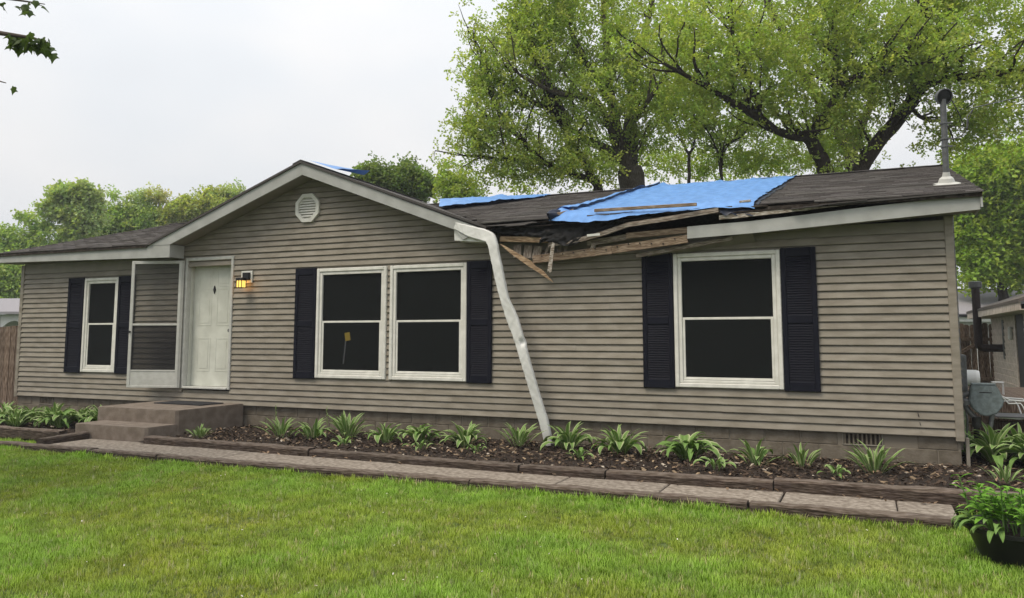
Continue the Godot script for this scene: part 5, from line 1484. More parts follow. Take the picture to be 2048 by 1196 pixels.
	tree("oak_tree", "large oak with one thick grey trunk behind the middle of the roof", "oak tree", "trees behind the roof", M.bark_pale, 5, 0.080, 0.100, Color(0.450, 0.540, 0.150), [
		[[Vector3(-5.94, -0.11, -11.82), Vector3(-5.78, 3.52, -11.48), Vector3(-5.76, 5.54, -11.26), Vector3(-5.85, 6.05, -11.16)], [0.605, 0.550, 0.468, 0.426]],
		[[Vector3(-5.85, 6.05, -11.16), Vector3(-6.10, 6.42, -11.01), Vector3(-6.62, 6.61, -10.21), Vector3(-6.94, 6.89, -9.71), Vector3(-7.40, 7.14, -9.25)], [0.275, 0.193, 0.134, 0.093, 0.052]],
		[[Vector3(-5.85, 6.05, -11.16), Vector3(-6.01, 6.80, -11.01), Vector3(-6.19, 7.76, -10.82), Vector3(-6.26, 8.58, -10.70), Vector3(-6.41, 10.00, -11.02), Vector3(-6.51, 11.25, -11.16), Vector3(-6.56, 13.05, -11.16)], [0.330, 0.193, 0.179, 0.151, 0.113, 0.085, 0.043]],
		[[Vector3(-5.82, 6.11, -11.17), Vector3(-5.86, 7.20, -11.58), Vector3(-5.90, 8.13, -11.79), Vector3(-5.84, 9.04, -11.93), Vector3(-5.57, 10.30, -12.24), Vector3(-5.29, 11.69, -12.42), Vector3(-5.06, 13.55, -12.87)], [0.302, 0.197, 0.171, 0.144, 0.117, 0.088, 0.045]],
		[[Vector3(-6.19, 7.76, -10.82), Vector3(-6.54, 8.55, -10.03), Vector3(-6.78, 9.24, -9.51), Vector3(-7.04, 9.95, -9.10), Vector3(-7.36, 10.99, -8.84)], [0.110, 0.094, 0.080, 0.052, 0.039]],
		[[Vector3(-5.64, 7.34, -11.11), Vector3(-5.12, 7.84, -10.85), Vector3(-4.64, 8.31, -10.57), Vector3(-4.07, 9.16, -10.50)], [0.110, 0.081, 0.066, 0.052]],
		[[Vector3(-6.10, 6.46, -11.01), Vector3(-6.24, 7.53, -9.72), Vector3(-7.08, 7.64, -8.79), Vector3(-7.69, 7.93, -7.94)], [0.124, 0.105, 0.077, 0.050]],
	], [
		[Vector3(-6.39, 9.81, -10.50), Vector3(1.65, 1.51, 1.32), 190],
		[Vector3(-5.21, 9.69, -11.92), Vector3(1.71, 1.71, 1.37), 200],
		[Vector3(-6.60, 7.79, -9.76), Vector3(1.32, 1.19, 1.06), 150],
		[Vector3(-4.86, 7.48, -11.44), Vector3(1.10, 0.96, 0.88), 90],
		[Vector3(-6.17, 6.76, -12.04), Vector3(1.44, 0.72, 1.15), 80],
		[Vector3(-6.12, 12.66, -11.18), Vector3(2.85, 1.57, 2.28), 130],
		[Vector3(-7.40, 9.95, -8.94), Vector3(1.18, 1.05, 0.94), 100],
	])
	tree("oak_tree", "slender many stemmed tree leaning left at the open edge of the grove", "tree", "trees behind the roof", M.bark, 5, 0.080, 0.100, Color(0.450, 0.540, 0.150), [
		[[Vector3(-6.51, -0.10, -10.46), Vector3(-6.30, 4.73, -10.01), Vector3(-6.46, 5.58, -9.85), Vector3(-6.72, 6.16, -9.66), Vector3(-6.95, 6.55, -9.52), Vector3(-7.18, 7.21, -9.34), Vector3(-7.43, 7.93, -9.15), Vector3(-7.64, 8.64, -8.98), Vector3(-7.76, 9.43, -8.84), Vector3(-7.87, 10.21, -8.70)], [0.210, 0.197, 0.158, 0.144, 0.131, 0.118, 0.105, 0.079, 0.066, 0.039]],
		[[Vector3(-6.95, 6.55, -9.52), Vector3(-7.04, 7.21, -9.41), Vector3(-7.37, 8.16, -8.82), Vector3(-7.62, 8.73, -8.43)], [0.105, 0.092, 0.078, 0.051]],
		[[Vector3(-6.46, 5.51, -9.85), Vector3(-7.34, 5.84, -9.43), Vector3(-7.80, 6.17, -9.19), Vector3(-8.14, 6.62, -8.98), Vector3(-8.49, 6.97, -8.79), Vector3(-8.76, 7.60, -8.60), Vector3(-8.94, 8.12, -8.46)], [0.118, 0.105, 0.105, 0.092, 0.079, 0.052, 0.039]],
		[[Vector3(-7.80, 6.17, -9.19), Vector3(-8.41, 6.04, -8.93), Vector3(-9.12, 6.14, -8.60)], [0.066, 0.066, 0.039]],
		[[Vector3(-7.18, 7.21, -9.34), Vector3(-7.86, 7.60, -9.00), Vector3(-8.56, 8.12, -8.63), Vector3(-9.02, 8.65, -8.37)], [0.066, 0.066, 0.046, 0.033]],
	], [
		[Vector3(-8.77, 7.28, -8.63), Vector3(0.98, 1.18, 0.94), 120],
		[Vector3(-9.34, 6.69, -8.45), Vector3(0.59, 0.53, 0.47), 45],
		[Vector3(-8.05, 8.78, -8.78), Vector3(1.12, 1.18, 0.94), 130],
		[Vector3(-7.58, 9.95, -8.86), Vector3(0.92, 0.92, 0.73), 90],
		[Vector3(-7.68, 6.29, -9.23), Vector3(1.18, 0.66, 0.94), 110],
		[Vector3(-8.54, 5.84, -8.90), Vector3(1.05, 0.37, 0.84), 60],
		[Vector3(-6.74, 5.77, -9.70), Vector3(1.18, 0.42, 0.94), 80],
		[Vector3(-9.17, 7.93, -8.38), Vector3(0.39, 0.59, 0.47), 24],
	])
	tree("thin_tree", "thin bare stemmed trees between the two big oaks", "tree", "", M.bark, 4, 0.110, 0.090, Color(0.389, 0.480, 0.132), [
		[[Vector3(-5.61, -0.11, -17.46), Vector3(-5.30, 7.09, -16.79), Vector3(-5.31, 7.51, -16.73), Vector3(-5.45, 7.93, -16.63), Vector3(-5.63, 8.61, -16.47), Vector3(-5.79, 9.36, -16.32)], [0.085, 0.076, 0.068, 0.051, 0.042, 0.025]],
		[[Vector3(-5.30, 7.48, -16.75), Vector3(-5.09, 8.02, -16.78), Vector3(-5.11, 8.69, -16.69), Vector3(-4.85, 9.53, -16.71)], [0.051, 0.042, 0.034, 0.025]],
		[[Vector3(-5.45, 7.93, -16.63), Vector3(-5.75, 8.32, -16.45), Vector3(-6.04, 8.94, -16.25)], [0.034, 0.034, 0.025]],
		[[Vector3(-4.29, 6.51, -17.30), Vector3(-4.30, 7.34, -17.20), Vector3(-4.16, 7.85, -17.21), Vector3(-3.68, 8.10, -17.39), Vector3(-3.36, 8.44, -17.50)], [0.059, 0.059, 0.051, 0.042, 0.025]],
		[[Vector3(-4.25, 7.18, -17.25), Vector3(-4.60, 8.19, -16.97), Vector3(-4.89, 8.61, -16.80)], [0.042, 0.034, 0.025]],
	], [
		[Vector3(-5.63, 9.36, -16.38), Vector3(1.01, 0.84, 0.81), 50],
		[Vector3(-4.12, 8.69, -17.13), Vector3(1.18, 0.68, 0.95), 40],
		[Vector3(-5.99, 7.61, -18.63), Vector3(1.45, 0.45, 1.16), 60],
		[Vector3(-3.67, 7.51, -19.66), Vector3(2.17, 0.40, 1.74), 100],
	])
	tree("shrubby_tree", "green bushy tree showing above the gable slope", "tree", "", M.bark, 6, 0.136, 0.101, Color(0.230, 0.310, 0.115), [
		[[Vector3(-16.30, -0.11, -16.02), Vector3(-16.02, 6.53, -15.40), Vector3(-16.02, 7.18, -15.32)], [0.169, 0.150, 0.094]],
		[[Vector3(-16.01, 6.71, -15.38), Vector3(-16.76, 7.27, -14.99)], [0.094, 0.075]],
		[[Vector3(-16.01, 6.71, -15.38), Vector3(-15.22, 7.18, -15.68)], [0.094, 0.075]],
	], [
		[Vector3(-16.88, 7.12, -14.95), Vector3(0.49, 0.41, 0.39), 60],
		[Vector3(-16.25, 7.05, -15.24), Vector3(0.41, 0.30, 0.33), 40],
		[Vector3(-15.61, 7.16, -15.51), Vector3(0.56, 0.41, 0.45), 70],
		[Vector3(-14.97, 6.93, -15.82), Vector3(0.49, 0.38, 0.39), 60],
		[Vector3(-16.80, 7.55, -14.94), Vector3(0.19, 0.26, 0.21), 16],
		[Vector3(-15.70, 7.55, -15.43), Vector3(0.22, 0.19, 0.18), 14],
	])
	tree("thin_tree", "small light green sapling above the valley of the roof", "tree", "", M.bark, 5, 0.120, 0.120, Color(0.389, 0.480, 0.132), [
		[[Vector3(-13.27, -0.10, -15.17), Vector3(-12.99, 6.27, -14.57), Vector3(-13.02, 7.05, -14.47)], [0.105, 0.088, 0.052]],
		[[Vector3(-12.99, 6.36, -14.56), Vector3(-12.45, 6.57, -14.78)], [0.052, 0.035]],
	], [
		[Vector3(-13.19, 6.84, -14.42), Vector3(0.25, 0.42, 0.34), 30],
		[Vector3(-12.86, 6.44, -14.61), Vector3(0.63, 0.32, 0.50), 50],
		[Vector3(-10.78, 6.53, -15.52), Vector3(0.28, 0.18, 0.22), 10],
	])
	tree("leafy_tree", "dense yellow green tree rising beyond the right end of the house", "tree", "", M.bark, 7, 0.200, 0.160, Color(0.378, 0.504, 0.088), [
		[[Vector3(5.55, -0.12, -32.31), Vector3(5.62, 3.93, -31.88), Vector3(5.62, 6.40, -31.60), Vector3(5.37, 7.74, -31.34)], [0.315, 0.270, 0.225, 0.180]],
		[[Vector3(5.61, 5.28, -31.73), Vector3(6.67, 6.84, -32.02)], [0.180, 0.135]],
		[[Vector3(5.53, 6.62, -31.54), Vector3(4.64, 7.52, -31.04)], [0.135, 0.090]],
	], [
		[Vector3(5.51, 8.75, -31.29), Vector3(1.91, 1.24, 1.53), 200],
		[Vector3(4.62, 7.18, -31.07), Vector3(1.12, 1.57, 1.26), 150],
		[Vector3(6.49, 7.51, -31.86), Vector3(2.02, 2.02, 1.62), 260],
		[Vector3(4.84, 5.05, -31.41), Vector3(1.35, 1.35, 1.08), 170],
		[Vector3(6.80, 5.05, -32.28), Vector3(1.80, 1.35, 1.44), 170],
		[Vector3(8.75, 7.51, -32.87), Vector3(1.80, 2.70, 2.16), 100],
	])
	tree("distant_tree", "tall airy tree with layered crown, tallest of the distant trees at left", "tree", "trees of the distant treeline", M.bark, 5, 0.208, 0.101, Color(0.444, 0.529, 0.243), [
		[[Vector3(-41.31, -0.11, -22.53), Vector3(-41.08, 6.41, -21.90), Vector3(-41.18, 7.84, -21.69), Vector3(-41.40, 8.84, -21.48), Vector3(-41.68, 9.56, -21.27)], [0.115, 0.101, 0.086, 0.063, 0.043]],
		[[Vector3(-41.16, 7.70, -21.72), Vector3(-40.67, 8.55, -21.84), Vector3(-40.84, 9.50, -21.65)], [0.069, 0.052, 0.035]],
		[[Vector3(-41.10, 7.27, -21.79), Vector3(-41.95, 8.13, -21.32), Vector3(-42.51, 8.70, -21.01)], [0.058, 0.043, 0.029]],
		[[Vector3(-41.08, 6.98, -21.83), Vector3(-40.26, 7.84, -22.10)], [0.058, 0.040]],
	], [
		[Vector3(-42.10, 9.56, -21.09), Vector3(0.75, 0.20, 0.60), 48],
		[Vector3(-41.20, 9.76, -21.47), Vector3(0.52, 0.20, 0.41), 42],
		[Vector3(-40.75, 9.16, -21.73), Vector3(0.63, 0.29, 0.51), 54],
		[Vector3(-42.62, 8.64, -20.96), Vector3(0.58, 0.20, 0.46), 36],
		[Vector3(-41.68, 8.47, -21.40), Vector3(0.75, 0.23, 0.60), 42],
		[Vector3(-40.74, 8.18, -21.85), Vector3(0.75, 0.26, 0.60), 48],
		[Vector3(-41.20, 7.41, -21.73), Vector3(0.86, 0.29, 0.69), 48],
	])
	tree("distant_tree", "thin see through tree left of the tallest distant tree", "tree", "trees of the distant treeline", M.bark, 4, 0.176, 0.101, Color(0.404, 0.529, 0.187), [
		[[Vector3(-43.94, -0.11, -21.37), Vector3(-43.72, 6.13, -20.76), Vector3(-43.78, 7.27, -20.60), Vector3(-43.93, 7.99, -20.46)], [0.086, 0.075, 0.058, 0.037]],
		[[Vector3(-43.75, 6.70, -20.68), Vector3(-43.16, 7.50, -20.85), Vector3(-42.81, 7.84, -20.97)], [0.052, 0.037, 0.023]],
		[[Vector3(-43.74, 6.41, -20.72), Vector3(-44.36, 7.13, -20.36)], [0.046, 0.035]],
	], [
		[Vector3(-44.01, 8.13, -20.41), Vector3(0.52, 0.20, 0.41), 14],
		[Vector3(-43.08, 7.61, -20.88), Vector3(0.63, 0.29, 0.51), 18],
		[Vector3(-44.15, 7.13, -20.45), Vector3(0.69, 0.35, 0.55), 18],
		[Vector3(-43.46, 6.70, -20.81), Vector3(0.86, 0.29, 0.69), 16],
	])
	tree("distant_tree", "wispy little tree at the far left edge of the treeline", "tree", "trees of the distant treeline", M.bark, 4, 0.176, 0.101, Color(0.404, 0.529, 0.187), [
		[[Vector3(-45.15, -0.10, -20.83), Vector3(-44.94, 5.84, -20.25), Vector3(-44.96, 6.70, -20.14), Vector3(-45.09, 7.42, -20.01)], [0.086, 0.069, 0.052, 0.029]],
		[[Vector3(-44.95, 6.42, -20.18), Vector3(-44.58, 6.99, -20.28)], [0.040, 0.026]],
	], [
		[Vector3(-45.09, 7.42, -20.01), Vector3(0.46, 0.23, 0.37), 14],
		[Vector3(-44.64, 6.70, -20.29), Vector3(0.58, 0.35, 0.46), 16],
		[Vector3(-45.31, 6.42, -20.02), Vector3(0.46, 0.40, 0.37), 14],
	])
	tree("distant_tree", "broad rounded tree right of the tallest distant tree", "tree", "trees of the distant treeline", M.bark, 6, 0.192, 0.101, Color(0.404, 0.529, 0.187), [
		[[Vector3(-43.55, -0.12, -25.94), Vector3(-43.24, 7.12, -25.26), Vector3(-43.28, 8.24, -25.11)], [0.100, 0.081, 0.050]],
		[[Vector3(-43.24, 7.23, -25.25), Vector3(-43.74, 8.24, -24.91)], [0.056, 0.034]],
		[[Vector3(-43.23, 7.35, -25.24), Vector3(-42.64, 8.33, -25.39)], [0.056, 0.034]],
	], [
		[Vector3(-43.20, 8.24, -25.15), Vector3(1.50, 1.12, 1.20), 150],
	])
	tree("distant_tree", "low dark rounded tree below the tallest distant tree", "tree", "trees of the distant treeline", M.bark, 6, 0.192, 0.101, Color(0.246, 0.331, 0.128), [
		[[Vector3(-45.41, -0.12, -25.11), Vector3(-45.13, 6.35, -24.51), Vector3(-45.18, 7.16, -24.39)], [0.100, 0.081, 0.050]],
		[[Vector3(-45.13, 6.43, -24.50), Vector3(-45.56, 7.16, -24.23)], [0.056, 0.034]],
		[[Vector3(-45.13, 6.51, -24.49), Vector3(-44.64, 7.25, -24.62)], [0.056, 0.034]],
	], [
		[Vector3(-45.10, 7.16, -24.43), Vector3(1.25, 0.81, 1.00), 90],
	])
	tree("distant_tree", "rounded green tree in the middle of the distant treeline", "tree", "trees of the distant treeline", M.bark, 6, 0.192, 0.101, Color(0.404, 0.529, 0.187), [
		[[Vector3(-41.41, -0.12, -26.89), Vector3(-41.09, 7.34, -26.19), Vector3(-41.13, 8.39, -26.05)], [0.100, 0.081, 0.050]],
		[[Vector3(-41.09, 7.44, -26.18), Vector3(-41.57, 8.39, -25.86)], [0.056, 0.034]],
		[[Vector3(-41.08, 7.55, -26.17), Vector3(-40.52, 8.49, -26.31)], [0.056, 0.034]],
	], [
		[Vector3(-41.05, 8.39, -26.09), Vector3(1.44, 1.06, 1.15), 140],
	])
	tree("distant_tree", "small rounded tree left of the yellowish distant tree", "tree", "trees of the distant treeline", M.bark, 6, 0.192, 0.101, Color(0.484, 0.529, 0.187), [
		[[Vector3(-39.70, -0.13, -27.65), Vector3(-39.35, 7.89, -26.89), Vector3(-39.40, 8.70, -26.78)], [0.100, 0.081, 0.050]],
		[[Vector3(-39.35, 7.97, -26.89), Vector3(-39.73, 8.70, -26.64)], [0.056, 0.034]],
		[[Vector3(-39.35, 8.06, -26.88), Vector3(-38.90, 8.79, -26.99)], [0.056, 0.034]],
	], [
		[Vector3(-39.32, 8.70, -26.82), Vector3(1.12, 0.81, 0.90), 90],
	])
	tree("distant_tree", "yellowish ball shaped tree near the rising gable edge", "tree", "trees of the distant treeline", M.bark, 6, 0.192, 0.101, Color(0.484, 0.529, 0.187), [
		[[Vector3(-38.90, -0.13, -28.00), Vector3(-38.53, 8.36, -27.20), Vector3(-38.58, 9.17, -27.09)], [0.100, 0.081, 0.050]],
		[[Vector3(-38.53, 8.44, -27.20), Vector3(-38.84, 9.17, -26.98)], [0.056, 0.034]],
		[[Vector3(-38.53, 8.52, -27.19), Vector3(-38.15, 9.26, -27.27)], [0.056, 0.034]],
	], [
		[Vector3(-38.50, 9.17, -27.13), Vector3(0.94, 0.81, 0.75), 90],
	])
	tree("distant_tree", "yellow green tree touching the rising gable edge", "tree", "trees of the distant treeline", M.bark, 6, 0.192, 0.101, Color(0.484, 0.529, 0.187), [
		[[Vector3(-37.35, -0.13, -28.69), Vector3(-36.98, 8.54, -27.87), Vector3(-37.03, 9.48, -27.75)], [0.100, 0.081, 0.050]],
		[[Vector3(-36.98, 8.64, -27.86), Vector3(-37.35, 9.48, -27.60)], [0.056, 0.034]],
		[[Vector3(-36.97, 8.73, -27.85), Vector3(-36.53, 9.57, -27.96)], [0.056, 0.034]],
	], [
		[Vector3(-36.94, 9.48, -27.78), Vector3(1.12, 0.94, 0.90), 100],
	])
	tree("distant_bush", "small bright yellow green bush just above the left roof slope", "bush", "trees of the distant treeline", M.bark, 7, 0.176, 0.101, Color(0.566, 0.660, 0.132), [
		[[Vector3(-42.04, -0.12, -26.61), Vector3(-41.71, 7.59, -25.89), Vector3(-41.78, 8.02, -25.81)], [0.100, 0.081, 0.050]],
		[[Vector3(-41.71, 7.63, -25.88), Vector3(-41.90, 8.02, -25.75)], [0.056, 0.034]],
		[[Vector3(-41.70, 7.67, -25.88), Vector3(-41.48, 8.12, -25.93)], [0.056, 0.034]],
	], [
		[Vector3(-41.69, 8.02, -25.84), Vector3(0.56, 0.44, 0.45), 40],
	])
	tree("distant_tree", "dark low tree mass above the left eave corner", "tree", "trees of the distant treeline", M.bark, 6, 0.192, 0.101, Color(0.246, 0.331, 0.128), [
		[[Vector3(-47.98, -0.12, -23.97), Vector3(-47.73, 5.64, -23.43), Vector3(-47.79, 6.38, -23.33)], [0.100, 0.081, 0.050]],
		[[Vector3(-47.73, 5.71, -23.43), Vector3(-48.23, 6.38, -23.13)], [0.056, 0.034]],
		[[Vector3(-47.73, 5.79, -23.42), Vector3(-47.17, 6.47, -23.59)], [0.056, 0.034]],
	], [
		[Vector3(-47.70, 6.38, -23.36), Vector3(1.44, 0.75, 1.15), 80],
	])
	tree("distant_tree", "nearly bare thin tree poking above the broad rounded tree", "tree", "trees of the distant treeline", M.bark_pale, 4, 0.160, 0.101, Color(0.404, 0.529, 0.187), [
		[[Vector3(-43.64, -0.12, -25.90), Vector3(-43.36, 9.02, -24.99), Vector3(-43.41, 9.80, -24.88)], [0.075, 0.056, 0.037]],
		[[Vector3(-43.35, 9.17, -24.98), Vector3(-42.92, 9.95, -25.08), Vector3(-42.54, 10.20, -25.22)], [0.037, 0.028, 0.019]],
		[[Vector3(-43.41, 9.33, -24.94), Vector3(-43.69, 9.95, -24.74)], [0.031, 0.022]],
	], [
		[Vector3(-43.41, 9.89, -24.87), Vector3(0.28, 0.22, 0.23), 6],
		[Vector3(-42.80, 10.11, -25.12), Vector3(0.34, 0.19, 0.28), 8],
	])
	tree("distant_tree", "pale half bare tree above the middle of the distant treeline", "tree", "trees of the distant treeline", M.bark_pale, 4, 0.160, 0.101, Color(0.444, 0.529, 0.243), [
		[[Vector3(-41.55, -0.12, -26.82), Vector3(-41.22, 9.02, -25.94), Vector3(-41.32, 10.01, -25.78)], [0.075, 0.056, 0.034]],
		[[Vector3(-41.22, 9.02, -25.94), Vector3(-41.79, 9.79, -25.60)], [0.034, 0.025]],
		[[Vector3(-41.21, 9.17, -25.93), Vector3(-40.71, 9.64, -26.10)], [0.031, 0.022]],
		[[Vector3(-41.21, 9.17, -25.93), Vector3(-40.97, 10.10, -25.93)], [0.031, 0.022]],
	], [
		[Vector3(-41.33, 9.79, -25.80), Vector3(0.81, 0.44, 0.65), 26],
		[Vector3(-42.14, 9.48, -25.48), Vector3(0.44, 0.25, 0.35), 10],
	])
	tree("distant_tree", "pale half bare tree left of the yellowish ball shaped tree", "tree", "trees of the distant treeline", M.bark_pale, 4, 0.160, 0.101, Color(0.532, 0.529, 0.243), [
		[[Vector3(-40.61, -0.12, -27.24), Vector3(-40.22, 9.02, -26.38), Vector3(-40.27, 9.95, -26.26)], [0.081, 0.062, 0.037]],
		[[Vector3(-40.21, 9.17, -26.37), Vector3(-39.69, 10.10, -26.50)], [0.037, 0.025]],
		[[Vector3(-40.21, 9.32, -26.36), Vector3(-40.69, 10.10, -26.05)], [0.031, 0.022]],
	], [
		[Vector3(-40.23, 10.07, -26.26), Vector3(0.81, 0.38, 0.65), 26],
	])
	tree("distant_tree", "reddish budding tree beside the rising gable edge", "tree", "trees of the distant treeline", M.bark_pale, 4, 0.160, 0.101, Color(0.444, 0.529, 0.243), [
		[[Vector3(-36.50, -0.13, -29.07), Vector3(-36.10, 9.01, -28.21), Vector3(-36.10, 10.41, -28.05)], [0.081, 0.062, 0.034]],
		[[Vector3(-36.09, 9.48, -28.16), Vector3(-36.68, 10.32, -27.81)], [0.037, 0.025]],
		[[Vector3(-36.08, 9.57, -28.16), Vector3(-35.48, 10.25, -28.34)], [0.037, 0.025]],
	], [
		[Vector3(-36.10, 10.38, -28.05), Vector3(0.81, 0.34, 0.65), 30],
		[Vector3(-37.27, 9.94, -27.59), Vector3(0.50, 0.31, 0.40), 14],
	])
	tree("distant_tree", "dense light green tree behind the side fence", "tree", "trees of the distant treeline", M.bark, 6, 0.176, 0.101, Color(0.404, 0.529, 0.187), [
		[[Vector3(-39.31, -0.10, -16.82), Vector3(-39.23, 2.78, -16.53), Vector3(-39.24, 4.27, -16.36)], [0.125, 0.100, 0.075]],
		[[Vector3(-39.22, 3.03, -16.50), Vector3(-38.67, 4.27, -16.61)], [0.075, 0.050]],
	], [
		[Vector3(-39.35, 4.27, -16.31), Vector3(1.25, 1.10, 1.00), 150],
		[Vector3(-38.24, 3.52, -16.88), Vector3(1.00, 1.00, 0.80), 100],
	])
	maple()
var clump_mesh: ArrayMesh

func leaf_clumps() -> void:
	# a spray of small leaves, one unit across
	var g := Geo.new()
	for i in 8:
		var o := Vector3(R(), R(), R()) * 0.8
		var b := Basis.from_euler(Vector3(R(-0.9, 0.9), R(0, TAU), R(-0.9, 0.9)))
		var t := b * Vector3(0, -0.15, 1.0); var w := b * Vector3(0.34, 0.10, 0.5); var e := b * Vector3(-0.34, 0.10, 0.5)
		var k := R(0.8, 1.2)
		g.col = Color(k, k, k)
		g.tri(o, o + w, o + t); g.tri(o, o + t, o + e)
	clump_mesh = g.mesh()

func tree(called: String, label: String, category: String, group: String, bark: Material, per: int, leaf: float, spread: float, color: Color, limbs: Array, blobs: Array) -> void:
	var o: Vector3 = limbs[0][0][0]
	var t := thing(called, label, category, o, group)
	var nodes := PackedVector3Array()
	var rad := PackedFloat32Array()
	for i in limbs.size():
		var cur := Curve3D.new()
		var p: Array = limbs[i][0]
		for k in p.size():
			var tn: Vector3 = (p[mini(k + 1, p.size() - 1)] - p[maxi(k - 1, 0)]) * 0.17
			cur.add_point(p[k] - o, -tn, tn)
		cur.bake_interval = 0.15
		var L := cur.get_baked_length()
		var n := maxi(6, int(L / 0.25))
		var pts := []
		var rs := []
		for k in n + 1:
			var s := float(k) / n
			var at := cur.sample_baked(s * L)
			var f := s * (p.size() - 1)
			# radius by the nearest given point along the limb
			var best := 0
			for q in p.size():
				if (p[q] - o).distance_to(at) < (p[best] - o).distance_to(at): best = q
			var q2 := clampi(best + 1, 0, p.size() - 1)
			if best > 0 and (p[best - 1] - o).distance_to(at) < (p[q2] - o).distance_to(at) or q2 == best: q2 = maxi(best - 1, 0)
			var d1: float = (p[best] - o).distance_to(at); var d2: float = (p[q2] - o).distance_to(at)
			var r: float = 0.78 * lerpf(limbs[i][1][best], limbs[i][1][q2], d1 / maxf(d1 + d2, 0.001))
			at += Vector3(R(), R(), R()) * r * 0.14
			pts.append(at); rs.append(r * R(0.94, 1.06))
			if i > 0 or s > 0.6 or p.size() > 3:
				nodes.push_back(at); rad.push_back(r)
		var g := Geo.new()
		g.tube(pts, rs, 10 if rs[0] > 0.08 else 6)
		put(t, "trunk" if i == 0 else "limb", g, bark)
	# side branches off the limbs
	var br := Geo.new()
	var extra := []
	for i in limbs.size():
		var p: Array = limbs[i][0]
		for k in range(0 if i > 0 else p.size() - 1, p.size()):
			for rep in (3 if spread <= 0.1 else 0):
				var k2 := mini(k + 1, p.size() - 1)
				var s: Vector3 = p[k].lerp(p[k2], rng.randf()) - o
				var r0: float = minf(limbs[i][1][k] * 0.4, 0.04)
				var len := R(0.5, 1.1) * spread * 14.0 * (1.0 if spread <= 0.1 else 0.6)
				var along: Vector3 = (p[k2] - p[maxi(k - 1, 0)]).normalized()
				var d := (along * 0.7 + Vector3(R(), R(-0.2, 1.0), R())).normalized()
				var q := [s]
				var rr := [r0]
				for n in 6:
					d = (d + Vector3(R(), R(-0.4, 0.7), R()) * 0.32).normalized()
					q.append(q[-1] + d * len / 6.0)
					rr.append(lerpf(r0, 0.010 + 0.05 * spread, (n + 1) / 6.0))
					nodes.push_back(q[-1]); rad.push_back(rr[-1])
				br.tube(q, rr, 5)
				extra.append_array([q[3], q[5], q[6]])
	if br.v.size() > 0: put(t, "branches", br, bark, Transform3D(), "stuff")
	# twigs grow towards points spread through the crown, each from the nearest wood
	var nz := FastNoiseLite.new()
	nz.seed = rng.randi() % 9999; nz.frequency = 0.9 / maxf(0.5, spread * 8.0)
	var goals := []
	for q in extra: goals.append(q + Vector3(R(), R(), R()) * spread * 3.0)
	for b in blobs:
		var c: Vector3 = b[0] - o
		var made := 0
		var tries := 0
		while made < b[2] and tries < b[2] * 6:
			tries += 1
			var d := Vector3(R(), R(), R())
			if d.length() > 1.0 or rng.randf() > 0.35 + 0.65 * d.length(): continue
			var p: Vector3 = c + d * b[1]
			if nz.get_noise_3dv(p) < -0.02: continue
			goals.append(p); made += 1
	var near := []
	for p in goals:
		var best := 1e9
		for q in nodes: best = minf(best, p.distance_squared_to(q))
		near.append([best, p])
	near.sort_custom(func(a, b): return a[0] < b[0])
	var tw := Geo.new()
	var xf := []
	var cs := []
	for e in near:
		var p: Vector3 = e[1]
		var best := 1e9
		var at := 0
		for k in nodes.size():
			var q := nodes[k]
			var dd := p.distance_squared_to(q) * (1.0 if q.y < p.y + 0.3 else 1.6)
			if dd < best: best = dd; at = k
		var s := nodes[at]
		var len := s.distance_to(p)
		var r0 := minf(rad[at] * 0.75, 0.012 + 0.016 * len)
		var bend := Vector3(R(), R(0.0, 1.2), R()) * len * 0.14
		var pts := [s, s.lerp(p, 0.35) + bend, s.lerp(p, 0.7) + bend * 0.9, p]
		tw.tube(pts, [r0, r0 * 0.75, r0 * 0.5, r0 * 0.25], 4)
		for k in [1, 2, 3]:
			nodes.push_back(pts[k]); rad.push_back(r0 * (1.0 - 0.22 * k))
		var tone := R(0.78, 1.22)
		for k in per:
			var u := lerpf(0.5, 1.0, sqrt(rng.randf()))
			var c: Vector3 = s.lerp(p, u) + bend * (1.0 - u) * 2.0 * u
			if len > 1.2 and u < 0.5: c = p
			c += Vector3(rng.randfn(), rng.randfn(), rng.randfn()) * spread * 2.1
			var sz := leaf * R(0.75, 1.3)
			xf.append(Transform3D(Basis.from_euler(Vector3(R() * 0.5, R(0, TAU), R() * 0.5)).scaled(Vector3.ONE * sz), c))
			var kk := tone * R(0.8, 1.2)
			cs.append(Color(color.r * kk * R(0.88, 1.15), color.g * kk, color.b * kk * R(0.8, 1.2)))
	put(t, "twigs", tw, M.twig if bark == M.bark else M.bark_pale, Transform3D(), "stuff")
	copies(t, "crown", clump_mesh, M.leaf, xf, cs)

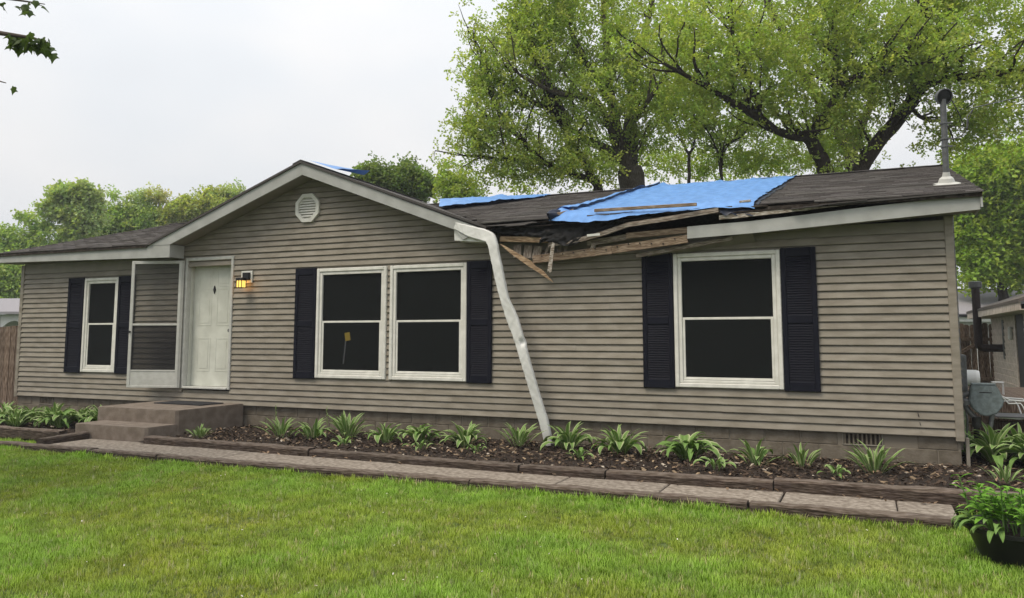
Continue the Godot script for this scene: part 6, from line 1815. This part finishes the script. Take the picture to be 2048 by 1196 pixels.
func maple() -> void:
	# front yard maple whose branch tips reach into the top left corner
	var base := Vector3(-10.2, -0.1, 6.9)
	var t := thing("maple_tree", "maple whose dark leafy branch tips hang in the upper left corner", "maple tree", base)
	var g := Geo.new()
	g.tube([Vector3.ZERO, Vector3(0.05, 2.5, -0.1), Vector3(0.0, 4.6, -0.2), Vector3(-0.2, 8.0, 0.0)], [0.26, 0.21, 0.17, 0.08], 12)
	put(t, "trunk", g, M.bark)
	var tips := [[Vector3(0.0, 3.6, -0.15), Vector3(2.2, 4.25, -0.85), Vector3(3.25, 4.18, -1.30), Vector3(3.62, 4.12, -1.47), Vector3(3.74, 4.08, -1.53)], [Vector3(0.0, 3.2, -0.15), Vector3(2.0, 3.85, -0.9), Vector3(3.05, 3.83, -1.27), Vector3(3.42, 3.72, -1.40)], [Vector3(0.0, 4.2, -0.2), Vector3(2.0, 4.7, -0.9), Vector3(3.2, 4.52, -1.32), Vector3(3.72, 4.42, -1.5)]]
	# a five lobed leaf, folded a little along its middle
	var lf := Geo.new()
	var rim := [Vector2(0, 0.06), Vector2(0.20, -0.02), Vector2(0.34, 0.12), Vector2(0.28, 0.24), Vector2(0.55, 0.46), Vector2(0.34, 0.50), Vector2(0.26, 0.58), Vector2(0.16, 0.72), Vector2(0.0, 1.05)]
	for s in [1.0, -1.0]:
		for i in rim.size() - 1:
			var a := Vector3(rim[i].x * s, -absf(rim[i].x) * 0.35 - rim[i].y * rim[i].y * 0.2, rim[i].y); var b := Vector3(rim[i + 1].x * s, -absf(rim[i + 1].x) * 0.35 - rim[i + 1].y * rim[i + 1].y * 0.2, rim[i + 1].y)
			lf.col = Color(0.085, 0.125, 0.045)
			lf.trio(Vector3(0, 0, 0.25), a, b, Vector3.UP)
	var lm := lf.mesh()
	for k in 3:
		var p: Array = tips[k]
		g = Geo.new()
		var rs := []
		for i in p.size(): rs.append(lerpf(0.05, 0.004, float(i) / (p.size() - 1)))
		g.tube(p, rs, 6)
		put(t, "limb", g, M.twig)
		for i in [58, 26, 30][k]:
			var u: float = R(0.25, 1.0)
			var f: float = u * 1.0
			var a: Vector3 = p[p.size() - 3]; var m: Vector3 = p[p.size() - 2]; var b: Vector3 = p[p.size() - 1]
			var c := a.lerp(m, f * 2.0) if f < 0.5 else m.lerp(b, f * 2.0 - 1.0)
			var d := Vector3(R(), R(-1.1, 0.5), R()) * 0.08
			put(t, "leaf", lm, M.leaf, Transform3D((Basis(Vector3.UP, R(0, TAU)) * Basis(Vector3.RIGHT, R(0.4, 1.3))).scaled_local(Vector3.ONE * R(0.06, 0.105)), c + d))
	# the rest of its crown, outside the picture
	var xf := []
	var cs := []
	for i in 1500:
		var d := Vector3(R(), R(), R())
		if d.length() > 1.0: continue
		xf.append(Transform3D(Basis.from_euler(Vector3(R(), R(0, TAU), R())).scaled(Vector3.ONE * 0.2), Vector3(-0.6, 6.6, 0.9) + d * Vector3(2.2, 2.0, 2.2)))
		cs.append(Color(0.06, 0.095, 0.03) * R(0.7, 1.3))
	copies(t, "crown", clump_mesh, M.leaf, xf, cs)

func lawn() -> void:
	# tufts of blades over the lawn in front, thinning out away from the view
	var tuft := Geo.new()
	for i in 11:
		var a := R(0, TAU)
		var b := Vector3(R() * 0.6, 0, R() * 0.6)
		var lean := Vector3(cos(a), 0, sin(a)) * R(0.15, 0.75)
		var h := R(0.6, 1.15)
		var w := Vector3(-sin(a), 0, cos(a)) * R(0.032, 0.055)
		var k := R(0.75, 1.25)
		var m := b + lean * 0.4 + Vector3(0, h * 0.6, 0)
		var t := b + lean + Vector3(0, h * 0.95, 0)
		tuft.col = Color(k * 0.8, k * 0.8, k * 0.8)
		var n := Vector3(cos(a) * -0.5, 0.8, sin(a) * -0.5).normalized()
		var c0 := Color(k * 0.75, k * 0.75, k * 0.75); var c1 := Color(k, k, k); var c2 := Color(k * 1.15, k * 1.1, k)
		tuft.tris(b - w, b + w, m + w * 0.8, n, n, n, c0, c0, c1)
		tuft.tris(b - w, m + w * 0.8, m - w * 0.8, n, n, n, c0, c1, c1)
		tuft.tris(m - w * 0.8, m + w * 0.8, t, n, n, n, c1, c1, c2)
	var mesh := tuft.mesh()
	var nz := FastNoiseLite.new()
	nz.seed = 77; nz.frequency = 0.55; nz.fractal_octaves = 3
	var nf := FastNoiseLite.new()
	nf.seed = 78; nf.frequency = 2.4; nf.fractal_octaves = 2
	var xf := []
	var cs := []
	while xf.size() < 170000:
		var z := R(2.70, 8.2)
		var x := R(-15.5, 3.0)
		if z > 6.6 and rng.randf() < 0.6: continue
		if xf.size() % 14 == 0 and x > 0.66: z = R(1.99, 2.75)
		if xf.size() % 40 == 0 and x < -10.25: z = R(2.06, 2.55)
		if Vector2(x - 0.875, z - 3.3).length() < 0.29: continue
		var p := nz.get_noise_2d(x, z); var q := nf.get_noise_2d(x, z)
		var s := 0.04 * R(0.65, 1.35) * (1.0 + 0.28 * p + 0.22 * q)
		if z < 2.82: s *= R(0.9, 1.7)
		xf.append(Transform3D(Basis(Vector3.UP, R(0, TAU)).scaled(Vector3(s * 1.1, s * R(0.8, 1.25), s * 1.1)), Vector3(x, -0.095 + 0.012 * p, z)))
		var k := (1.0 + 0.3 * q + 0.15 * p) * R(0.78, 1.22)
		var c := Color(0.25 + 0.055 * clampf(-p * 1.6, -0.6, 1.0), 0.35, 0.055) * k
		var dry := rng.randf()
		if dry < 0.06 + 0.12 * clampf(q * 2.0 - 0.55, 0.0, 1.0): c = Color(0.42, 0.38, 0.2) * R(0.6, 1.2)
		elif dry < 0.12: c = Color(0.24, 0.32, 0.10) * k
		if rng.randf() < 0.006:
			c = Color(0.62, 0.6, 0.42) * R(0.7, 1.1)
			xf[-1] = Transform3D(Basis(Vector3.UP, R(0, TAU)).scaled(Vector3(0.02, R(0.05, 0.085), 0.02)), Vector3(x, -0.095, z))
		cs.append(c)
	tag(copies(self, "grass", mesh, M.blade, xf, cs), "short green lawn grass in front of the path", "grass")
